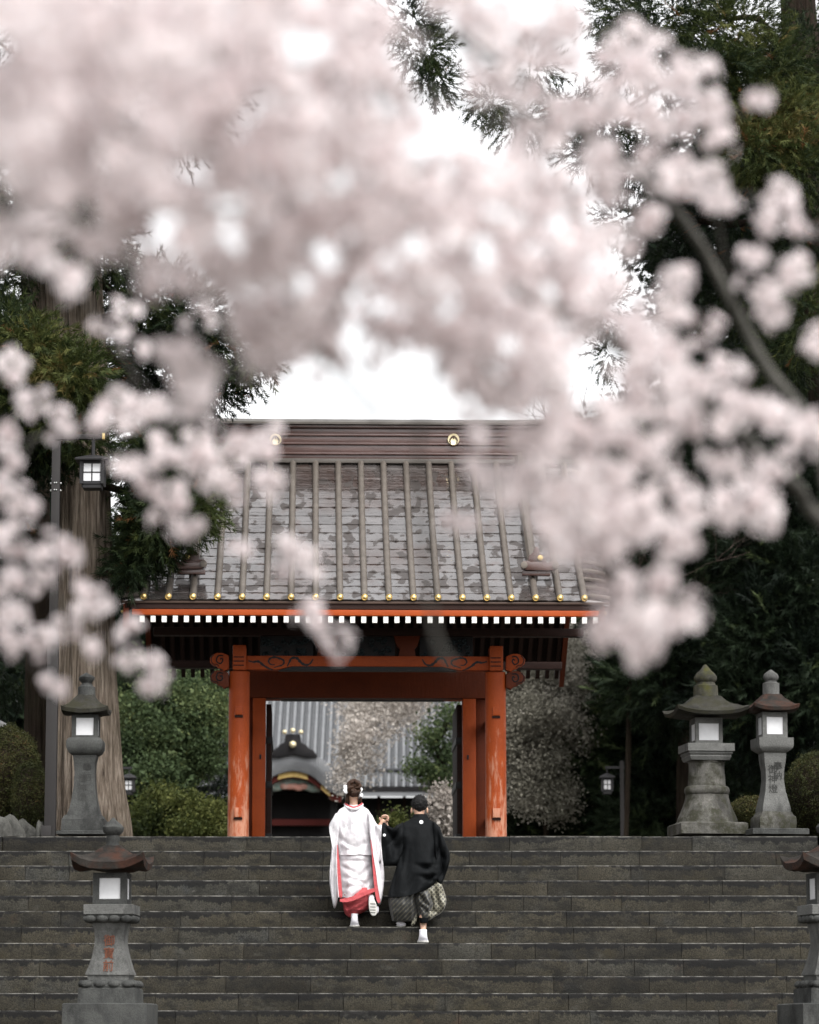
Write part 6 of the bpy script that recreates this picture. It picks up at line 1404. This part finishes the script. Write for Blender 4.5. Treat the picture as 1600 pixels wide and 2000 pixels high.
# masses of bloom: x, y, rx, ry, distance, depth radius, count
BL = [(590,660,50,36,4.6,.2,11),(660,690,30,26,4.6,.1,4),(770,645,50,30,4.6,.1,8),(850,650,60,50,4.6,.2,13),(905,725,45,45,4.6,.2,10),(500,690,50,30,4.5,.1,9),(620,600,40,30,4.5,.1,7),(60,-10,120,60,3.5,.3,26),(230,-10,150,60,3.6,.3,30),(420,-10,150,60,3.7,.3,30),(600,0,130,60,3.9,.3,26),(150,300,130,80,3.8,.3,24),(400,190,130,90,3.8,.3,28),(600,260,120,80,3.9,.3,24),(180,160,120,90,3.7,.3,24),(360,60,120,80,3.7,.3,22),(80,60,160,130,3.3,.25,46),(60,220,150,120,3.3,.25,44),(60,370,120,90,3.5,.25,28),(260,120,160,130,3.5,.3,46),(280,300,170,130,3.5,.3,48),(330,420,120,80,3.7,.25,28),(480,60,150,110,3.6,.3,38),(500,220,160,130,3.7,.3,46),(520,370,150,110,3.8,.3,44),(480,500,150,70,3.9,.25,32),(230,470,80,45,4.0,.2,14),
      (680,60,110,90,4.0,.3,28),(700,200,140,110,4.0,.3,38),(720,340,140,110,4.0,.3,42),(680,460,130,70,4.1,.25,30),(560,580,120,60,4.2,.25,26),(520,640,80,45,4.3,.2,16),(820,440,110,90,4.2,.3,34),(830,560,110,60,4.3,.25,24),(900,360,100,60,4.3,.25,24),(960,430,120,100,4.3,.3,36),(960,560,110,80,4.4,.3,32),(980,680,110,80,4.5,.25,28),(900,630,60,50,4.5,.2,12),
      (860,10,80,36,4.6,.25,14),(980,60,80,50,4.9,.3,18),(1000,150,60,50,5,.2,14),(1060,90,70,60,5,.25,18),(1090,40,60,50,5,.2,14),(1130,190,60,60,5.2,.2,16),(1080,250,60,50,5.2,.2,14),(1050,340,70,60,5,.2,18),(1080,420,80,70,4.8,.25,22),(1080,520,80,70,4.7,.25,22),(1110,620,80,70,4.7,.25,22),(1100,730,90,70,4.7,.25,24),(1020,770,80,50,4.7,.2,18),(1200,140,50,50,5.4,.2,13),(1240,90,36,40,5.6,.15,8),(1230,210,60,60,5.5,.2,16),(1300,170,60,50,5.6,.2,14),(1350,150,45,40,5.8,.15,9),(1380,210,36,36,5.8,.12,7),(1300,260,50,40,5.7,.15,10),(1410,245,32,36,5.9,.12,8),(1340,230,34,34,5.8,.12,5),(1180,300,45,40,5.5,.15,9),(1290,330,50,40,5.7,.15,10),(1180,380,50,40,5.3,.2,10),(1350,340,60,40,5.8,.15,11),(1400,370,55,40,5.9,.15,10),(1240,450,45,40,5.5,.15,8),(1160,470,50,50,5.2,.2,12),(1180,560,60,50,5,.2,14),
      (1490,178,26,26,5.8,.06,4),(1540,380,34,30,6,.1,7),(1500,420,34,28,6,.1,6),(1550,450,24,26,6,.1,5),(1460,500,28,22,6,.1,5),(1550,530,34,32,6,.1,7),(1480,560,34,22,6,.1,5),(1505,605,32,26,6,.1,6),(1320,555,30,24,5.8,.1,5),(1290,590,40,26,5.6,.1,7),(1250,640,50,36,5.3,.15,10),(1350,650,36,26,5.7,.1,6),(1590,690,22,30,6,.1,5),(1330,690,50,36,5.5,.15,9),(1250,720,70,50,5.2,.2,16),(1400,720,50,40,5.7,.15,10),(1300,780,80,50,5.4,.2,20),(1430,790,60,40,5.7,.15,13),(1500,820,60,36,5.9,.15,13),(1570,850,44,36,6,.12,10),(1380,820,50,40,5.6,.15,11),(1200,830,70,50,5.1,.2,16),(1120,850,70,40,4.9,.2,16),(1260,870,50,36,5.3,.15,10),(1040,850,60,40,4.8,.2,12),(1320,940,26,24,5.6,.08,5),(1410,900,26,32,5.7,.1,7),(1490,920,30,40,5.9,.1,9),(1480,980,34,44,5.9,.12,12),(1500,1015,24,22,5.9,.1,4),(1420,990,50,22,5.7,.1,8),(1350,1000,36,20,5.5,.1,6),
      (1000,960,36,36,4.9,.12,9),(1050,930,50,40,4.9,.15,12),(1110,950,60,40,5,.2,14),(1180,930,50,30,5.1,.15,10),(1240,960,50,34,5.2,.15,11),(1080,1010,60,30,5,.15,12),(1150,1020,50,36,5.1,.15,12),(1220,1020,60,36,5.2,.15,14),(1290,1040,50,36,5.4,.15,11),(1330,1070,30,26,5.5,.1,6),(1100,1060,40,30,5,.12,7),(1160,1090,50,36,5.1,.15,12),(1200,1140,40,36,5.1,.12,10),(1290,1130,32,22,5.3,.1,6),(1230,1200,44,34,5.2,.12,11),(1200,1240,36,26,5.2,.1,7),(1265,1240,30,38,5.2,.1,8),(1290,1190,40,20,5.3,.1,6),(1340,1185,20,20,5.4,.08,3),(1240,1270,24,20,5.2,.08,4),
      (370,700,60,55,4.6,.2,16),(370,760,45,30,4.8,.15,8),(70,480,40,32,4.6,.15,8),(110,540,32,40,5,.12,7),(10,470,26,36,4.6,.1,4),(310,560,50,24,4.2,.1,6),
      (215,628,24,24,6.8,.06,4),(248,680,17,16,7,.05,2),(380,612,20,18,6.5,.06,2),(20,725,30,26,6.8,.08,6),(55,785,24,26,6.8,.08,6),(110,838,26,24,6.9,.08,5),(180,825,22,22,6.9,.06,4),(225,790,34,26,6.8,.08,8),(240,810,30,24,6.8,.08,6),(290,800,20,26,6.8,.08,4),(10,830,24,24,7,.08,4),(25,900,22,26,7,.08,5),(15,960,26,24,7,.08,5),(50,1000,36,30,7,.1,9),(20,1060,30,28,7,.1,7),(80,1075,40,28,7,.1,10),(120,1080,26,18,7,.06,4),(40,1140,40,26,7,.1,9),(100,1140,24,20,7,.06,4),(20,1195,34,26,7.1,.1,8),(85,1245,30,22,7.1,.08,6),(15,1240,26,26,7.1,.08,5),(160,1150,20,24,7.1,.06,4),(190,1180,28,24,7.1,.08,6),(150,1225,24,22,7.1,.06,4),(200,1265,24,20,7.2,.06,4),(245,1228,17,18,7.2,.05,3),(255,1287,22,18,7.2,.05,3),(310,1300,20,16,7.2,.05,3),(295,1345,18,18,7.3,.05,3),(120,1342,28,11,7.2,.05,4),
      (250,910,22,18,6.6,.06,4),(290,935,26,20,6.6,.06,5),(330,880,30,28,6.6,.08,7),(370,890,20,24,6.6,.06,4),(400,860,30,22,6.5,.06,5),(440,945,26,24,6.5,.06,5),(430,900,24,20,6.5,.06,4),(350,970,30,26,6.7,.08,6),(330,1018,24,16,6.8,.05,3),(380,1040,20,22,6.8,.06,3),(470,860,36,22,6.2,.06,5),(535,870,24,18,6.2,.05,3),(540,945,36,20,6.1,.05,5),(470,1080,22,16,6.2,.05,3),(550,1090,36,30,6.1,.06,8),(600,1105,20,16,6.1,.05,2),(605,1190,20,18,6.3,.04,3),(630,1225,18,16,6.3,.04,2),(658,1250,18,18,6.3,.04,3),(410,930,16,16,6.5,.05,2),
      (660,495,1,1,4.2,.01,0),(925,930,24,22,5.2,.06,4),(890,1010,34,26,5.4,.06,4),(930,860,20,20,5.3,.06,2),(640,620,30,20,4.5,.1,3),(770,680,26,24,4.6,.08,3),(880,700,40,50,4.6,.1,7),(930,760,40,40,4.7,.1,7),(1000,740,60,40,4.6,.12,10),(740,570,60,24,4.5,.1,6)]
Vs, Fs, Ts = [], [], []; off = 0; singles = []
rb = random.Random(21)
allp = []; LINKS = []; twig_mb = MB()
for (x, y, rx, ry, d, rd, n) in BL:
    if n == 0: continue
    d2 = DD(d); n = int(n*(d2/d)**2*(1.45 if d < 4.7 else 1.35)) + 2
    ctrs = []
    for i in range(n):
        if i % 6 == 0:
            while True:
                a, c, e = rb.uniform(-1,1), rb.uniform(-1,1), rb.uniform(-1,1)
                if a*a + c*c + e*e < 1: break
            ctr = Vector(P(x + a*rx, y + c*ry, d2 + e*rd*3.0)); pr = rb.choice((0.014, 0.026, 0.034, 0.044)); ctrs.append(ctr - cb)
        u = Vector((rb.gauss(0,1), rb.gauss(0,1), rb.gauss(0,1))).normalized(); q = ctr + u*pr*rb.uniform(0.5, 1.15)
        allp.append((q - cb, (q - CAM).length, u))
    ctrs.sort(key=lambda v: v.x + 0.6*v.z)
    LINKS += [(ctrs[i], ctrs[i+1]) for i in range(len(ctrs)-1) if (ctrs[i] - ctrs[i+1]).length < 0.45]
for q_, c_ in LINKS:
    m_ = q_.lerp(c_, 0.5) + Vector((0, 0, 0.015)); twig_mb.tube([q_, m_, c_], [0.0032, 0.0026, 0.0018], 4)
tw_ = twig_mb.build('twigs', M['twig'], CH.o, smooth=80); tw_['kind'] = 'stuff'
allp.sort(key=lambda t: t[1])
for i, (p, dd, _) in enumerate(allp):
    dr = (Vector(_) + Vector((rb.gauss(0,.5), rb.gauss(0,.5)-0.2, rb.gauss(0,.5)))).normalized(); k_ = rb.randrange(6); s = rb.uniform(0.85, 1.2)
    if i % max(1, len(allp)//300) == 0 and len(singles) < 300 and dd > 0:
        o = bpy.data.objects.new('blossom', FM[k_]); COL.objects.link(o); o.parent = CH.o; o.location = p
        o.rotation_euler = dr.to_track_quat('Z', 'Y').to_euler(); o.scale = (s, s, s); singles.append(o)
    else:
        allp[i] = (p, dd, (dr, k_, s*0.035))
rest = [q for q in allp if isinstance(q[2], tuple)]
for k_ in range(6):
    sel = [q for q in rest if q[2][1] == k_]
    v, f, t = FL[k_]
    V, F, T_ = scatter(v, f, np.array([q[0] for q in sel]), np.array([q[2][0] for q in sel]), np.array([q[2][2] for q in sel]), np.zeros(len(sel)))
    Vs.append(V); Fs.append(F + off); Ts.append(np.tile(t, len(sel))); off += len(V)
m = npmesh('blossoms', np.concatenate(Vs), np.concatenate(Fs), np.concatenate(Ts), True); m.materials.append(M['petal'])
o = bpy.data.objects.new('blossoms', m); COL.objects.link(o); o.parent = CH.o; o['kind'] = 'stuff'
print('BLOSSOMS', len(allp), len(singles), 'TRIS', sum(sum(len(p.vertices)-2 for p in me.polygons) for me in bpy.data.meshes))
